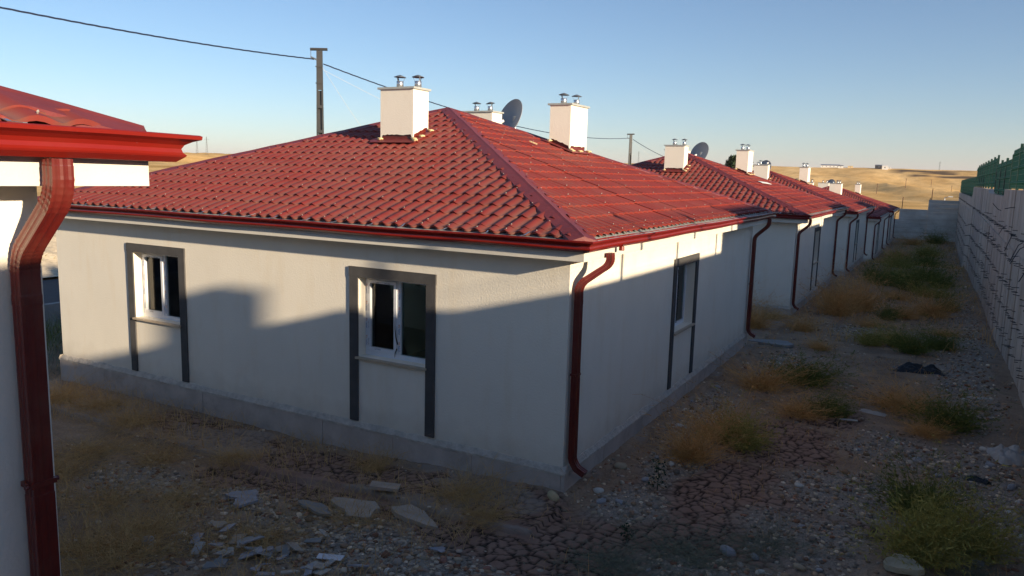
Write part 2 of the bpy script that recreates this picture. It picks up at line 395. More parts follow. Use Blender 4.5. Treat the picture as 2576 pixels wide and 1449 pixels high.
def gdetail(x, y, fine=True):
    mud, grv = zones(x, y)
    slab = sstep(-8.9, -8.7, x)*(1-sstep(-.2, .3, x))*sstep(-1.22, -1.2, y)*(1-sstep(.1, .2, y))
    slab = slab*(1-sstep(.30, .36, fbm(x*.9+3, y*2., 3, 8)-(.25*(x > -6))*0))  # worn, broken strip of old paving
    apr = ((y > -1.24+.05*np.sin(x*2.3)) & (x < .2) & (x > -10.2)).astype(float)
    z = .05*(fbm(x*.8, y*.8, 4, 1)-.5)+.045*(fbm(x*4.5, y*4.5, 3, 2)-.5)*(1-.9*mud)
    z = z+.035*(vnoise(x*17, y*17, 9)-.4)*(1-mud)*(.4+.6*grv)
    sx = 7.0
    wx = x+.05*(vnoise(x*6, y*6, 21)-.5); wy = y+.05*(vnoise(x*6+5, y*6, 22)-.5)
    f1, f2, idv = voro(wx*sx, wy*sx, 4); g1, g2, id2 = voro(wx*2.7, wy*2.7, 14)
    e = np.minimum((f2-f1)*1.0, (g2-g1)*2.0)
    cr = (1-sstep(.05, .17, e))*mud
    if not fine: cr = cr*0
    edz = ((y < -1.10) & (y > -1.30)).astype(float)*(x < .2); cr = cr*(1-edz)
    z = z-.017*cr+mud*.006*(idv-.5)*(1-edz)
    z = z+.055*apr
    showslab = apr*sstep(.56, .64, fbm(x*1.1+40, y*1.6, 3, 18))*(1-mud*.0)
    edge = ((y < -1.16+.05*np.sin(x*2.3)) & (apr > 0)).astype(float)*.8
    slabm = np.clip(showslab*.8+edge*sstep(.42, .52, vnoise(x*1.7, y*.1, 44)), 0, 1)*(1-grv)
    slabm = np.maximum(slabm, .9*sstep(6.3, 7.2, -x)*apr)
    return z, mud, grv, slabm, cr*(1-.7*slabm)
def lines(segs):
    out = []
    for a, b, st in segs: out.append(np.arange(a, b-1e-6, st))
    return np.concatenate(out+[[segs[-1][1]]])
xs = lines([(-33, -9, .4), (-9, -5, .06), (-5, 4.9, .022), (4.9, 5.25, .07)])
ys = lines([(-30, -6, .8), (-6, -4.4, .12), (-4.4, 4.5, .024), (4.5, 12, .07), (12, 30, .18), (30, 78, .5)])
X, Y = np.meshgrid(xs, ys)
Z = g0(X, Y); dz, mud, grv, slb, crk = gdetail(X, Y)
near = (1-sstep(8, 11, -X)) * (1-.6*sstep(12, 30, Y))
Z = Z+dz*near
me = np_mesh("yard_ground", np.stack([X, Y, Z], -1).reshape(-1, 3), grid_faces(len(xs), len(ys)), M['ground'])
for nm, a in (("mud", mud), ("gravel", grv*.8), ("slab", slb), ("crack", crk)): setattr_float(me, nm, (a*near).ravel())
struct(link("yard_ground", me))
from mathutils.bvhtree import BVHTree
def gh(x, y):   # detailed height
    i = min(max(np.searchsorted(xs, x), 1), len(xs)-1); j = min(max(np.searchsorted(ys, y), 1), len(ys)-1)
    return float(Z[j, i])
def ghv(x, y):
    i = np.clip(np.searchsorted(xs, x), 1, len(xs)-1); j = np.clip(np.searchsorted(ys, y), 1, len(ys)-1)
    return Z[j, i]

# far terrain -------------------------------------------------------
def Fz(x, y):
    r = np.hypot(x-3.6, y+7.9); az = np.degrees(np.arctan2(x-3.6, y+7.9))
    wl = sstep(15, 45, -az)
    north = np.interp(r, [0, 80, 120, 230, 400, 560, 700, 820, 920, 1100, 1800, 3500, 9000, 30000], [-2, -2, -4, -4.8, -4.2, -2.5, 3.0, 12, 20.3, 21, 18, 8, 0, -20])
    west = np.interp(r, [0, 35, 50, 120, 300, 700, 900, 1100, 1800, 3500, 9000, 30000], [-.4, -.4, -.6, .1, 3.2, 11, 14.6, 15, 13, 6, 0, -20])
    z = north*(1-wl)+west*wl
    a = sstep(250, 600, r)*(1-sstep(1000, 1400, r))
    d = (x*.80+y*.6); t = (-x*.6+y*.8)
    d = -.30*x+.95*y; t = .95*x+.30*y
    rid = 1-np.abs(2*fbm(t/85.+.5*fbm(x/160., y/160., 2, 61), d/420., 4, 41)-1)
    z = z+a*(15.*(rid-.80))*(1-.85*sstep(780, 890, r))
    z = z+sstep(90, 200, r)*1.2*(fbm(x/35., y/35., 3, 51)-.5)
    return z, r, az
def axis(lims):
    out = []
    for a, b, st in lims: out.append(np.arange(a, b-1e-6, st))
    return np.concatenate(out+[[lims[-1][1]]])
fx = np.concatenate([-np.geomspace(13000, 820, 22), np.arange(-800, -40, 8.), [-34, -32.6, -32.59], np.arange(-28, 60, 8.), [60, 60.05], np.arange(68, 300, 10.), np.geomspace(310, 13000, 20)])
fy = np.concatenate([-np.geomspace(13000, 70, 20), [-60, -60.05+.1], np.arange(-50, 72, 8.), [77.2, 77.25], np.arange(82, 300, 7.), np.arange(300, 1120, 6.), np.geomspace(1130, 13000, 30)])
fx = np.unique(fx); fy = np.unique(fy)
FX, FY = np.meshgrid(fx, fy); FZ, RR, AA = Fz(FX, FY)
inside = (FX > -32.595) & (FX < 60.02) & (FY > -60) & (FY < 77.22)
FZ = np.where(inside, -6., FZ)
lowedge = (FX > -33.5) & (FX < 5.3) & (FY >= 77.2) & (FY < 100); FZ = np.where(lowedge, np.minimum(FZ, -2.2), FZ)
scr = ((np.abs(AA+.7) < 2.6) & (RR > 840) & (RR < 905)).astype(float)*sstep(.42, .5, fbm(FX/30., FY/22., 3, 77))
mf = np_mesh("dry_field_hills", np.stack([FX, FY, FZ], -1).reshape(-1, 3), grid_faces(len(fx), len(fy)), M['field'])
setattr_float(mf, "scrub", scr.ravel()); struct(link("dry_field_hills", mf))

# far mountains
mv = []; na = 260
for i in range(na):
    a = R(-85+115*i/(na-1)); n1 = fbm(np.array([i*.045]), np.array([3.]), 5, 90)[0]
    h = 60+150*max(0, n1-.2)
    mv.append((3.6+9500*math.sin(a), -8+9500*math.cos(a), -40, 11500, h, a))
V = []
for (x, y, z, r2, h, a) in mv:
    for t, hh in ((9200, -20), (9600, h*.35), (10300, h*.8+10*math.sin(a*70)), (11000, h), (12400, -20)):
        V.append((3.6+t*math.sin(a), -8+t*math.cos(a), hh))
me = np_mesh("mountain_range", np.array(V), grid_faces(5, na), M['mount']); struct(link("mountain_range", me))

# upper terrace ground behind the retaining wall
tb = MB()
def terr(y0, y1, z0, z1, x1=60.0):
    xx = [5.48, 7, 9, 14, 25, 40, x1]; yy = np.linspace(y0, y1, max(2, int((y1-y0)/1.5)))
    for x_a, x_b in zip(xx, xx[1:]):
        for ya, yb in zip(yy, yy[1:]):
            def h(x, y): return z0+(z1-z0)*(y-y0)/(y1-y0)+.12*math.sin(x*3.1+y*1.7)*(.3 if x < 6 else 1)
            tb.poly([(x_a, ya, h(x_a, ya)), (x_b, ya, h(x_b, ya)), (x_b, yb, h(x_b, yb)), (x_a, yb, h(x_a, yb))])
terr(-60, -4.8, 4.1, 4.1); terr(-4.8, -1.8, 3.45, 3.05); terr(-1.8, 19.2, 3.02, 3.2); terr(19.2, 45.6, 3.05, 3.2); terr(45.6, 85, 2.7, 2.7)
tb.poly([(5.48, -60, 4.1), (5.48, 85, 2.7), (5.48, 85, -7), (5.48, -60, -7)]); tb.poly([(5.48, 85, 2.7), (60, 85, 2.7), (60, 92, -6), (5.48, 92, -6)])
struct(tb.build("upper_terrace_ground", M['field']))
for o in [COL.objects["upper_terrace_ground"]]: setattr_float(o.data, "scrub", np.zeros(len(o.data.vertices)))

# ------------------------------------------------------------------ house
HW, HL, GZ = 9.85, 9.71, 2.75
SL = .362
def wall_mesh(axis_len, th, z0, z1, openings, tf):
    """wall from u=0..len, outer face at n=0, inner at n=-th; openings (u0,u1,w0,w1); tf maps (u,n,z)->xyz"""
    us = sorted({0, axis_len, *[o[0] for o in openings], *[o[1] for o in openings]}); ws = sorted({z0, z1, *[o[2] for o in openings], *[o[3] for o in openings]})
    def hole(u, w): return any(o[0] < u < o[1] and o[2] < w < o[3] for o in openings)
    b = MB()
    for ua, ub in zip(us, us[1:]):
        for wa, wb in zip(ws, ws[1:]):
            if hole((ua+ub)/2, (wa+wb)/2): continue
            for n in (0, -th): b.poly([tf(ua, n, wa), tf(ub, n, wa), tf(ub, n, wb), tf(ua, n, wb)])
    for (a, c, d, e) in openings:
        for (p, q) in (((a, d), (a, e)), ((c, d), (c, e)), ((a, d), (c, d)), ((a, e), (c, e))):
            b.poly([tf(p[0], 0, p[1]), tf(q[0], 0, q[1]), tf(q[0], -th, q[1]), tf(p[0], -th, p[1])])
    return b
def bm_obj(b, name, m, parent, merge=True, bevel=0):
    me = b.mesh(name, m); bm = bmesh.new(); bm.from_mesh(me)
    bmesh.ops.remove_doubles(bm, verts=bm.verts, dist=1e-4); bmesh.ops.recalc_face_normals(bm, faces=bm.faces)
    bm.to_mesh(me); bm.free(); return link(name, me, parent)

H = empty("house", (0, 0, 0))
TFS = {'S': (lambda u, n, z: (-HW+u, -n, z), HW), 'E': (lambda u, n, z: (n, u, z), HL),
       'N': (lambda u, n, z: (-u, HL+n, z), HW), 'W': (lambda u, n, z: (-HW-n, HL-u, z), HL)}
# openings, u along each wall
wz0, wz1 = .95, 2.03
def wopen(c): return (c-.555, c+.555, wz0, wz1)
OPEN = {'S': [wopen(HW-7.2), wopen(HW-2.52)], 'E': [wopen(4.64)], 'N': [wopen(2.52), wopen(7.2)], 'W': [wopen(2.2), wopen(7.6)]}
TH = .28
wparts = {}
for s in 'SENW':
    tf, ln = TFS[s]
    # shorten the inner overlap: E and W walls carry the corners
    b = wall_mesh(ln, TH, 0, 2.80, OPEN[s], tf)
    if s in 'SN':   # clip so that they butt between E and W walls
        me_b = MB()
        ops = OPEN[s]
        tfi = (lambda tf: (lambda u, n, z: tf(u, n, z)))(tf)
        b = wall_mesh(ln, TH, 0, 2.80, ops, tf)
    wparts[s] = bm_obj(b, "wall", M['stucco'], H)
# interior floor, ceiling, one cross wall
fl = MB().box(-HW+TH, -TH, TH, HL-TH, -.02, .0).build("floor_slab", M['floor'], H)
ce = MB().box(-HW+TH, -TH, TH, HL-TH, 2.52, 2.60).build("ceiling_slab", M['dark'], H)
pw = MB(); pw.box(-5.05, -4.93, TH, 5.4, 0, 2.52); pw.box(-HW+TH, -6.0, 4.6, 4.72, 0, 2.52); pw.build("partition_wall", M['dark'], H)
# plinth with small joints: each rendered length its own piece
o_ = .045
pk = MB()
def plinth_run(axis, a, b_, n):
    e = np.linspace(a, b_, n+1)
    for i in range(n):
        p, q = e[i]+.004, e[i+1]-.004; d = o_+random.uniform(-.004, .004)
        if axis == 'S': bx = (p, q, -d, 0, -1.2, -.035)
        if axis == 'N': bx = (p, q, HL, HL+d, -1.2, -.035)
        if axis == 'E': bx = (0, d, p, q, -1.2, -.035)
        if axis == 'W': bx = (-HW-d, -HW, p, q, -1.2, -.035)
        MB().box(*bx).build("plinth_block", M['plinth'], PL)
PL = MB().box(-HW-.03, .03, -.03, HL+.03, -1.25, -.06).build("plinth", M['plinth'], H)
for ax, a, b_, n in (('S', -HW, 0, 8), ('N', -HW, 0, 8), ('E', -o_, HL+o_, 8), ('W', -o_, HL+o_, 8)): plinth_run(ax, a, b_, n)
# mortar ledge: uneven sloping fillet round the foot of the wall
lb = MB()
def ledge(p0, p1, nrm):
    p0 = Vector(p0); p1 = Vector(p1); nrm = Vector(nrm); n = 60; pts = []
    for i in range(n+1):
        p = p0.lerp(p1, i/n); j = .012*math.sin(i*1.9)+random.uniform(-.008, .008)
        if random.random() < .12: j -= .02
        pts.append([p-nrm*.02+Vector((0, 0, .045+j*.6)), p+nrm*.012+Vector((0, 0, .035+j*.6)), p+nrm*(.052+j*.5)+Vector((0, 0, -.028)), p+nrm*(.052+j*.5)+Vector((0, 0, -.052+j))])
    for a, c in zip(pts, pts[1:]):
        for k in range(3): lb.poly([a[k], a[k+1], c[k+1], c[k]])
ledge((-HW-.05, 0, 0), (.05, 0, 0), (0, -1, 0)); ledge((0, -.05, 0), (0, HL+.05, 0), (1, 0, 0)); ledge((.05, HL, 0), (-HW-.05, HL, 0), (0, 1, 0)); ledge((-HW, HL+.05, 0), (-HW, -.05, 0), (-1, 0, 0))
lb.build("mortar_ledge", M['ledge'], H, smooth=False)

# rectangle sweep of an eave profile: pts (d outward, z)
def eave_ring(name, prof, m, parent, closed=True, sides='SENW', jitter=0):
    out = []
    c = lambda d: {'SW': (-HW-d, -d), 'SE': (d, -d), 'NE': (d, HL+d), 'NW': (-HW-d, HL+d)}
    ends = {'S': ('SW', 'SE'), 'E': ('SE', 'NE'), 'N': ('NE', 'NW'), 'W': ('NW', 'SW')}
    for s in sides:
        b = MB(); k = len(prof); n = 24
        for i in range(n+1):
            for (d, z) in prof:
                a, e = (c(d)[q] for q in ends[s]); t = i/n
                jz = jitter*math.sin(i*.9+ord(s)) if 0 < i < n else 0
                b.v.append((a[0]+(e[0]-a[0])*t, a[1]+(e[1]-a[1])*t, z+jz))
        for i in range(n):
            for j in range(k if closed else k-1):
                j2 = (j+1) % k; b.f.append((i*k+j, i*k+j2, (i+1)*k+j2, (i+1)*k+j))
        if closed: b.f.append(tuple(range(k))); b.f.append(tuple(n*k+j for j in reversed(range(k))))
        out.append(b.build(name, m, parent))
    return out
eave_ring("eave_box", [(0.0, 2.51), (.288, 2.51), (.288, 2.655), (0.0, 2.655)], M['eave'], H)
gp = [(.292, 2.742), (.292, 2.632), (.297, 2.626), (.374, 2.626), (.404, 2.650), (.409, 2.658), (.397, 2.670), (.392, 2.688), (.402, 2.706), (.428, 2.722), (.458, 2.733), (.460, 2.749), (.452, 2.754), (.448, 2.749),
      (.446, 2.740), (.420, 2.730), (.394, 2.712), (.384, 2.688), (.389, 2.668), (.398, 2.657), (.372, 2.634), (.304, 2.633), (.298, 2.640), (.297, 2.742)]
gut = dict(zip('SENW', eave_ring("gutter", gp, M['gutter'], H, jitter=.004)))
fla = eave_ring("eave_flashing", [(.12, 2.790), (.312, 2.724), (.312, 2.722), (.12, 2.786)], M['flash'], H)
# gutter straps
for s in 'SE':
    st = MB(); n = 18
    for i in range(n):
        t = .35+i*(HW-.3)/n+random.uniform(-.08, .08)
        sk = random.uniform(-.05, .09)
        if s == 'S': st.sweep([(-HW+t, -.22, 2.795), (-HW+t+sk*.6, -.33, 2.765), (-HW+t+sk, -.44, 2.758)], [(-.009, 0), (.009, 0), (.009, .003), (-.009, .003)], (1, 0, 0))
        else: st.sweep([(.22, t, 2.795), (.33, t+sk*.6, 2.765), (.44, t+sk, 2.758)], [(-.009, 0), (.009, 0), (.009, .003), (-.009, .003)], (0, 1, 0))
    o = st.build("gutter_straps", M['zinc'], gut[s]); o['kind'] = 'stuff'

# roof --------------------------------------------------------------
OV = .245; ZE = 2.764; ZP = 4.645
AX, AY = -HW/2, HL/2
roof = MB()
roof.v = [(OV-.02, -OV+.02, ZE-.045), (OV-.02, HL+OV-.02, ZE-.045), (-HW-OV+.02, HL+OV-.02, ZE-.045), (-HW-OV+.02, -OV+.02, ZE-.045), (AX, AY, ZP-.045)]
roof.f = [(3, 0, 4), (0, 1, 4), (1, 2, 4), (2, 3, 4)]
roof = roof.build("roof", M['pipe'], H)
WL, ST, AMP, RISE = .195, .316, .025, .021
def wave(u): 
    c = .5+.5*math.cos(2*math.pi*(u/WL)); return AMP*(c**1.05)
def faces_for(side):
    # origin at left end of eave seen from outside, U along, in-plane slope dir
    if side == 'S': o = Vector((-HW-OV, -OV, ZE)); U = Vector((1, 0, 0)); half = (HW+2*OV); run = HL/2+OV; inw = Vector((0, 1, 0))
    if side == 'E': o = Vector((OV, -OV, ZE)); U = Vector((0, 1, 0)); half = (HL+2*OV); run = HW/2+OV; inw = Vector((-1, 0, 0))
    if side == 'N': o = Vector((OV, HL+OV, ZE)); U = Vector((-1, 0, 0)); half = (HW+2*OV); run = HL/2+OV; inw = Vector((0, -1, 0))
    if side == 'W': o = Vector((-HW-OV, HL+OV, ZE)); U = Vector((0, -1, 0)); half = (HL+2*OV); run = HW/2+OV; inw = Vector((1, 0, 0))
    rise = ZP-ZE; sl = math.hypot(run, rise); V_ = (inw*run+Vector((0, 0, rise)))/sl; N_ = U.cross(V_); N_ = -N_ if N_.z < 0 else N_
    return o, U, V_, N_, half, sl
screws = MB()
for side in 'SENW':
    o, U, Vv, N_, wid, sl = faces_for(side)
    seg = WL/8; shw = WL*6; ns = math.ceil(wid/shw)
    rows = [0.]+[.13+i*ST for i in range(int((sl-.13)/ST)+2)]
    off = random.uniform(0, .1)
    for k in range(ns):
        u0 = k*shw; u1 = min(wid, (k+1)*shw)
        nu = int(round((u1-u0)/seg)); us = [u0+(u1-u0)*i/nu for i in range(nu+1)]
        bm = bmesh.new(); tilt = random.uniform(-.002, .003)
        def pt(u, v, h): return o+U*u+Vv*v+N_*(h+wave(u-off)+tilt+(.004 if (u-u0) < .03 else 0))
        prev = None
        vtop = sl*min(1, 2*max(min(u1, wid/2), wid-max(u0, wid/2))/wid)
        for i in range(len(rows)-1):
            va, vb = rows[i], min(rows[i+1], sl+.1)
            if va > sl: break
            frac = (vb-va)/ST
            A = [bm.verts.new(pt(u, va-(.014+.018*math.sin(2*math.pi*(u-off)/WL)), RISE)) for u in us]
            A2 = [bm.verts.new(pt(u, va-(.014+.018*math.sin(2*math.pi*(u-off)/WL)), -.004)) for u in us]
            B = [bm.verts.new(pt(u, vb-.004, RISE*(1-frac) if frac < .9 else 0)) for u in us]
            for j in range(nu):
                bm.faces.new((A[j], A[j+1], B[j+1], B[j])); bm.faces.new((A2[j], A2[j+1], A[j+1], A[j]))
        # clip on the two hips (vertical planes)
        apex = Vector((AX, AY, 0))
        for e, sg in ((o, 1), (o+U*wid, -1)):
            d = (apex-Vector((e.x, e.y, 0))); nrm = Vector((d.y, -d.x, 0)).normalized()
            mid = o+U*wid/2
            if (Vector((mid.x, mid.y, 0))-Vector((e.x, e.y, 0))).dot(nrm) > 0: nrm = -nrm
            geom = bm.verts[:]+bm.edges[:]+bm.faces[:]
            bmesh.ops.bisect_plane(bm, geom=geom, plane_co=Vector((e.x, e.y, 0))-nrm*.10, plane_no=nrm, clear_outer=True)
        if not bm.faces: bm.free(); continue
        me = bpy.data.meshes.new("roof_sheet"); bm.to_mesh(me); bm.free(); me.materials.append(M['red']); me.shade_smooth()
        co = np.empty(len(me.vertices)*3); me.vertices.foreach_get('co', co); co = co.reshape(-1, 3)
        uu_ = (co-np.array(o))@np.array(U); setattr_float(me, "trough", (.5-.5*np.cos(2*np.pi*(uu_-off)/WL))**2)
        me.update()
        try: me.set_sharp_from_angle(angle=R(35))
        except Exception: pass
        link("roof_sheet", me, roof)
        # screws
        if side in 'SE':
            for i, v in enumerate(rows[:-1]):
                for w_ in ([0] if i % 2 else [3]) if i else range(0, 6, 2):
                    u = u0+off+w_*WL+ (0.0)
                    lim = v/sl*wid/2
                    if lim+.25 < u < wid-lim-.25 and v < sl:
                        p = o+U*u+Vv*(v+.02)+N_*(RISE+AMP+.006); r = .007
                        b0 = len(screws.v)
                        screws.v += [tuple(p+U*r), tuple(p+Vv*r), tuple(p-U*r), tuple(p-Vv*r), tuple(p+N_*.008), tuple(p-N_*.02)]
                        screws.f += [(b0+a, b0+(a+1) % 4, b0+4) for a in range(4)]+[(b0+(a+1) % 4, b0+a, b0+5) for a in range(4)]
o = screws.build("roof_screws", M['screw'], roof); o['kind'] = 'stuff'
# hip caps
capscrew = MB()
for cx, cy in ((OV, -OV), (OV, HL+OV), (-HW-OV, HL+OV), (-HW-OV, -OV)):
    e = Vector((cx*1.0, cy, ZE)); a = Vector((AX, AY, ZP)); b = MB(); n = 22
    d = (a-e); hd = Vector((d.x, d.y, 0)).normalized(); sd = Vector((-hd.y, hd.x, 0))
    e2 = e-d.normalized()*.05; rows_ = []
    for i in range(n+1):
        t = i/n; p = e2.lerp(a, t); w1 = .165+random.uniform(-.006, .006); w2 = .165+random.uniform(-.006, .006); hh = .036+random.uniform(-.005, .005)
        slope_side = .362/math.sqrt(2)
        rows_.append([p+sd*(w1+.012)+Vector((0, 0, hh-w1*slope_side-.038)), p+sd*w1+Vector((0, 0, hh-w1*slope_side-.004)), p+sd*.03+Vector((0, 0, hh-.008)), p+Vector((0, 0, hh+.006)), p-sd*.03+Vector((0, 0, hh-.008)), p-sd*w2+Vector((0, 0, hh-w2*slope_side-.004)), p-sd*(w2+.012)+Vector((0, 0, hh-w2*slope_side-.038))])
        if i % 2 == 0 and i:
            for q in (rows_[-1][1], rows_[-1][5]):
                r = .009; b0 = len(capscrew.v); capscrew.v += [(q.x+r, q.y, q.z+.004), (q.x, q.y+r, q.z+.004), (q.x-r, q.y, q.z+.004), (q.x, q.y-r, q.z+.004), (q.x, q.y, q.z+.014)]
                capscrew.f += [(b0+k, b0+(k+1) % 4, b0+4) for k in range(4)]
    for r0, r1 in zip(rows_, rows_[1:]):
        for k in range(6): b.poly([r0[k], r0[k+1], r1[k+1], r1[k]])
    b.poly(rows_[0]); bm_obj(b, "hip_cap", M['cap'], roof)
o = capscrew.build("cap_screws", M['screw'], roof); o['kind'] = 'stuff'

# chimneys ----------------------------------------------------------
def roofz(x, y):
    return min(ZE+(min(y+OV, HL+OV-y))/(HL/2+OV)*(ZP-ZE), ZE+(min(OV-x, x+HW+OV))/(HW/2+OV)*(ZP-ZE))
def chimney(x0, x1, y0, y1, zt, flues, hoods, foam=True):
    zb = min(roofz(x, y) for x in (x0, x1) for y in (y0, y1))
    core = MB().box(x0+.03, x1-.03, y0+.03, y1-.03, zb-.25, zt-.02)
    ch = core.build("chimney", M['pipe'], H)
    # stucco skin stops above the roof with ragged lower edge following the slope
    b = MB(); lift = .115
    per = [(x0, y0), (x1, y0), (x1, y1), (x0, y1)]; n = 14; top = []; bot = []
    for i in range(4):
        a, c = per[i], per[(i+1) % 4]
        for k in range(n):
            t = k/n; x = a[0]+(c[0]-a[0])*t; y = a[1]+(c[1]-a[1])*t
            corner = .0 if (k > 0) else -.09
            bot.append((x, y, roofz(x, y)+.03+lift+corner+random.uniform(-.008, .008))); top.append((x, y, zt))
    m_ = len(bot); b.v = bot+top; b.f = [(i, (i+1) % m_, m_+(i+1) % m_, m_+i) for i in range(m_)]
    b.f.append(tuple(m_+i for i in range(m_)))
    b.build("stucco_skin", M['stucco'], ch)
    z = zt+.001
    MB().box(x0-.045, x1+.035, y0-.03, y1+.03, z, z+.034).build("cap_slab", M['flash'], ch)
    # base flashing sheet lying on the tiles
    fb = MB(); q = [(x0-.14, y0-.13), (x1+.12, y0-.13), (x1+.12, y1+.1), (x0-.14, y1+.1)]
    fb.slab([(x, y, roofz(x, y)+.068) for x, y in q], .012); fb.build("base_flashing", M['cap'], ch)
    if foam:
        for (fx_, fy_) in ((x0+.01, y0-.03), (x1+.03, y0-.02), (x1+.06, y1-.02), (x1+.09, (y0+y1)/2-.1), (x1+.10, y0-.09)):
            c = Vector((fx_, fy_, roofz(fx_, fy_)+.085)); bb = bmesh.new(); bmesh.ops.create_icosphere(bb, subdivisions=2, radius=1)
            for v in bb.verts: v.co = Vector((v.co.x*random.uniform(.05, .065), v.co.y*.032, v.co.z*.022))*(1+.35*math.sin(v.co.x*5+v.co.y*7)) + c
            me_ = bpy.data.meshes.new("foam_blob"); bb.to_mesh(me_); bb.free(); me_.materials.append(M['foam']); me_.shade_smooth(); link("foam_blob", me_, ch)
    for i, (px, py) in enumerate(flues):
        fz = z+.034
        MB().lathe([(.040, 0), (.060, 0), (.060, .115), (.056, .118), (.052, .115), (.052, .02), (.0, .02)], (px, py, fz), 24).build("flue_pipe", M['zinc'], ch, smooth=True)
        if i in hoods:
            hb = MB(); tl = hoods[i]; hz = fz+.185
            ax = Vector((tl[0], tl[1], 1)).normalized()
            hb.lathe([(0, .040), (.05, .024), (.105, 0), (.105, -.004), (.05, .018), (0, .03)], (px, py, hz), 24, ax)
            hb.build("flue_hood", M['zincdark'], ch, smooth=True)
        for k in range(3):
            an = 2*math.pi*k/3+.5+i; c_, s_ = math.cos(an), math.sin(an)
            sb = MB(); sb.sweep([(px+c_*.056, py+s_*.056, fz+.08), (px+c_*.062, py+s_*.062, fz+.125), (px+c_*.09, py+s_*.09, fz+.19)], [(-.008, 0), (.008, 0), (.008, .003), (-.008, .003)], (-s_, c_, 0))
            sb.build("hood_strut", M['zincdark'], ch)
    return ch
chimney(-4.97, -4.28, 2.83, 3.27, 4.80, [(-4.70, 3.02), (-4.38, 3.10)], {0: (.03, .02), 1: (-.02, .05)})
chimney(-3.19, -2.75, 5.80, 6.60, 4.77, [(-3.04, 6.08), (-2.92, 6.42)], {0: (0, .04), 1: (.03, 0)})
chimney(-6.55, -5.62, 7.70, 8.16, 4.83, [(-6.15, 7.88), (-5.82, 7.95)], {0: (0, .05), 1: (-.12, -.02)}, foam=False)

# windows -----------------------------------------------------------
def text_mesh(txt, size):
    cu = bpy.data.curves.new("t", 'FONT'); cu.body = txt; cu.size = size; cu.extrude = 0.0004; cu.resolution_u = 2
    ob = bpy.data.objects.new("t", cu); COL.objects.link(ob); dg = bpy.context.evaluated_depsgraph_get()
    me_ = bpy.data.meshes.new_from_object(ob.evaluated_get(dg)); bpy.data.objects.remove(ob); return me_
TXA = text_mesh("WIN", .042); TXB = text_mesh("SA", .042); TXC = text_mesh("SATURN", .026)
TXA.materials.clear(); TXA.materials.append(M['ink']); TXB.materials.clear(); TXB.materials.append(M['inko']); TXC.materials.clear(); TXC.materials.append(M['inkg'])
def window(side, c, film=True, gap=False):
    tf, ln = TFS[side]
    def bx(b, u0, u1, n0, n1, w0, w1):
        p = tf(u0, n0, w0); q = tf(u1, n1, w1)
        b.box(min(p[0], q[0]), max(p[0], q[0]), min(p[1], q[1]), max(p[1], q[1]), w0, w1)
    # charcoal surround: two posts running to the plinth and a head
    a = MB(); bx(a, c-.695, c-.555, 0.0, .024, .045, wz1); bx(a, c+.555, c+.695, 0, .024, .045, wz1); bx(a, c-.70, c+.70, 0, .026, wz1, wz1+.135)
    a.build("window_surround", M['trim'], H)
    sb = MB(); bx(sb, c-.575, c+.575, -.16, .055, wz0-.030, wz0-.002); sb.build("window_sill", M['sill'], H)
    d0, d1 = -.21, -.145
    f = MB(); w = .038; u0, u1, z0, z1 = c-.553, c+.553, wz0, wz1-.002
    bx(f, u0, u0+w, d0, d1, z0, z1); bx(f, u1-w, u1, d0, d1, z0, z1); bx(f, u0+w, u1-w, d0, d1, z0, z0+.065); bx(f, u0+w, u1-w, d0, d1, z1-w, z1)
    um = c-.02
    bx(f, um, um+.058, d0, d1+.004, z0+.065, z1-w)
    win = f.build("window", M['pvc'], H)
    s = MB(); a0, a1, b0, b1 = u0+w+.004, um-.004, z0+.069, z1-w-.004; sw = .044
    bx(s, a0, a0+sw, d0+.01, d1+.018, b0, b1); bx(s, a1-sw, a1, d0+.01, d1+.018, b0, b1); bx(s, a0+sw, a1-sw, d0+.01, d1+.018, b0, b0+sw); bx(s, a0+sw, a1-sw, d0+.01, d1+.018, b1-sw, b1)
    s.build("sash", M['pvc'], win)
    g = MB(); bx(g, a0+sw, a1-sw, -.178, -.172, b0+sw, b1-sw); g.build("pane", M['glass'], win)
    g = MB(); bx(g, um+.058, u1-w, -.178, -.172, z0+.065, z1-w); g.build("pane", M['glass'], win)
    if film and side in 'SE':
        rz = 0 if side == 'S' else R(90)
        def put(me_, u, n, z, rot=True):
            t = link("film_print", me_, win); p = tf(u, n, z); t.location = p
            t.rotation_euler = (R(90), 0, rz) if not rot else (Matrix.Rotation(rz, 3, 'Z') @ Matrix.Rotation(R(90), 3, 'X') @ Matrix.Rotation(R(90), 3, 'Z')).to_euler()
        for k in range(4):
            zz = z0+.10+k*.235
            put(TXA, um+.050, d1+.0055, zz); put(TXB, um+.050, d1+.0055, zz+.095)
            put(TXA, u0+.036, d1+.0015, zz+.03); put(TXB, u0+.036, d1+.0015, zz+.125)
            put(TXC, a0+.034, d1+.0195, zz+.04)
        put(TXC, a0+.13, d1+.0195, b0+.02, False); put(TXC, a0+.10, d1+.0195, b1-.042, False); put(TXC, a1-.20, d1+.0195, b1-.042, False)
    return win
wins = [window('S', HW-7.2), window('S', HW-2.52), window('E', 4.64), window('N', 2.52, False), window('N', 7.2, False), window('W', 2.2, False), window('W', 7.6, False)]
def ribbon(pts, wdt, name, m, parent, side):
    MB().sweep(pts, [(-wdt, 0), (wdt, 0), (wdt, .004), (-wdt, .004)], side).build(name, m, parent)
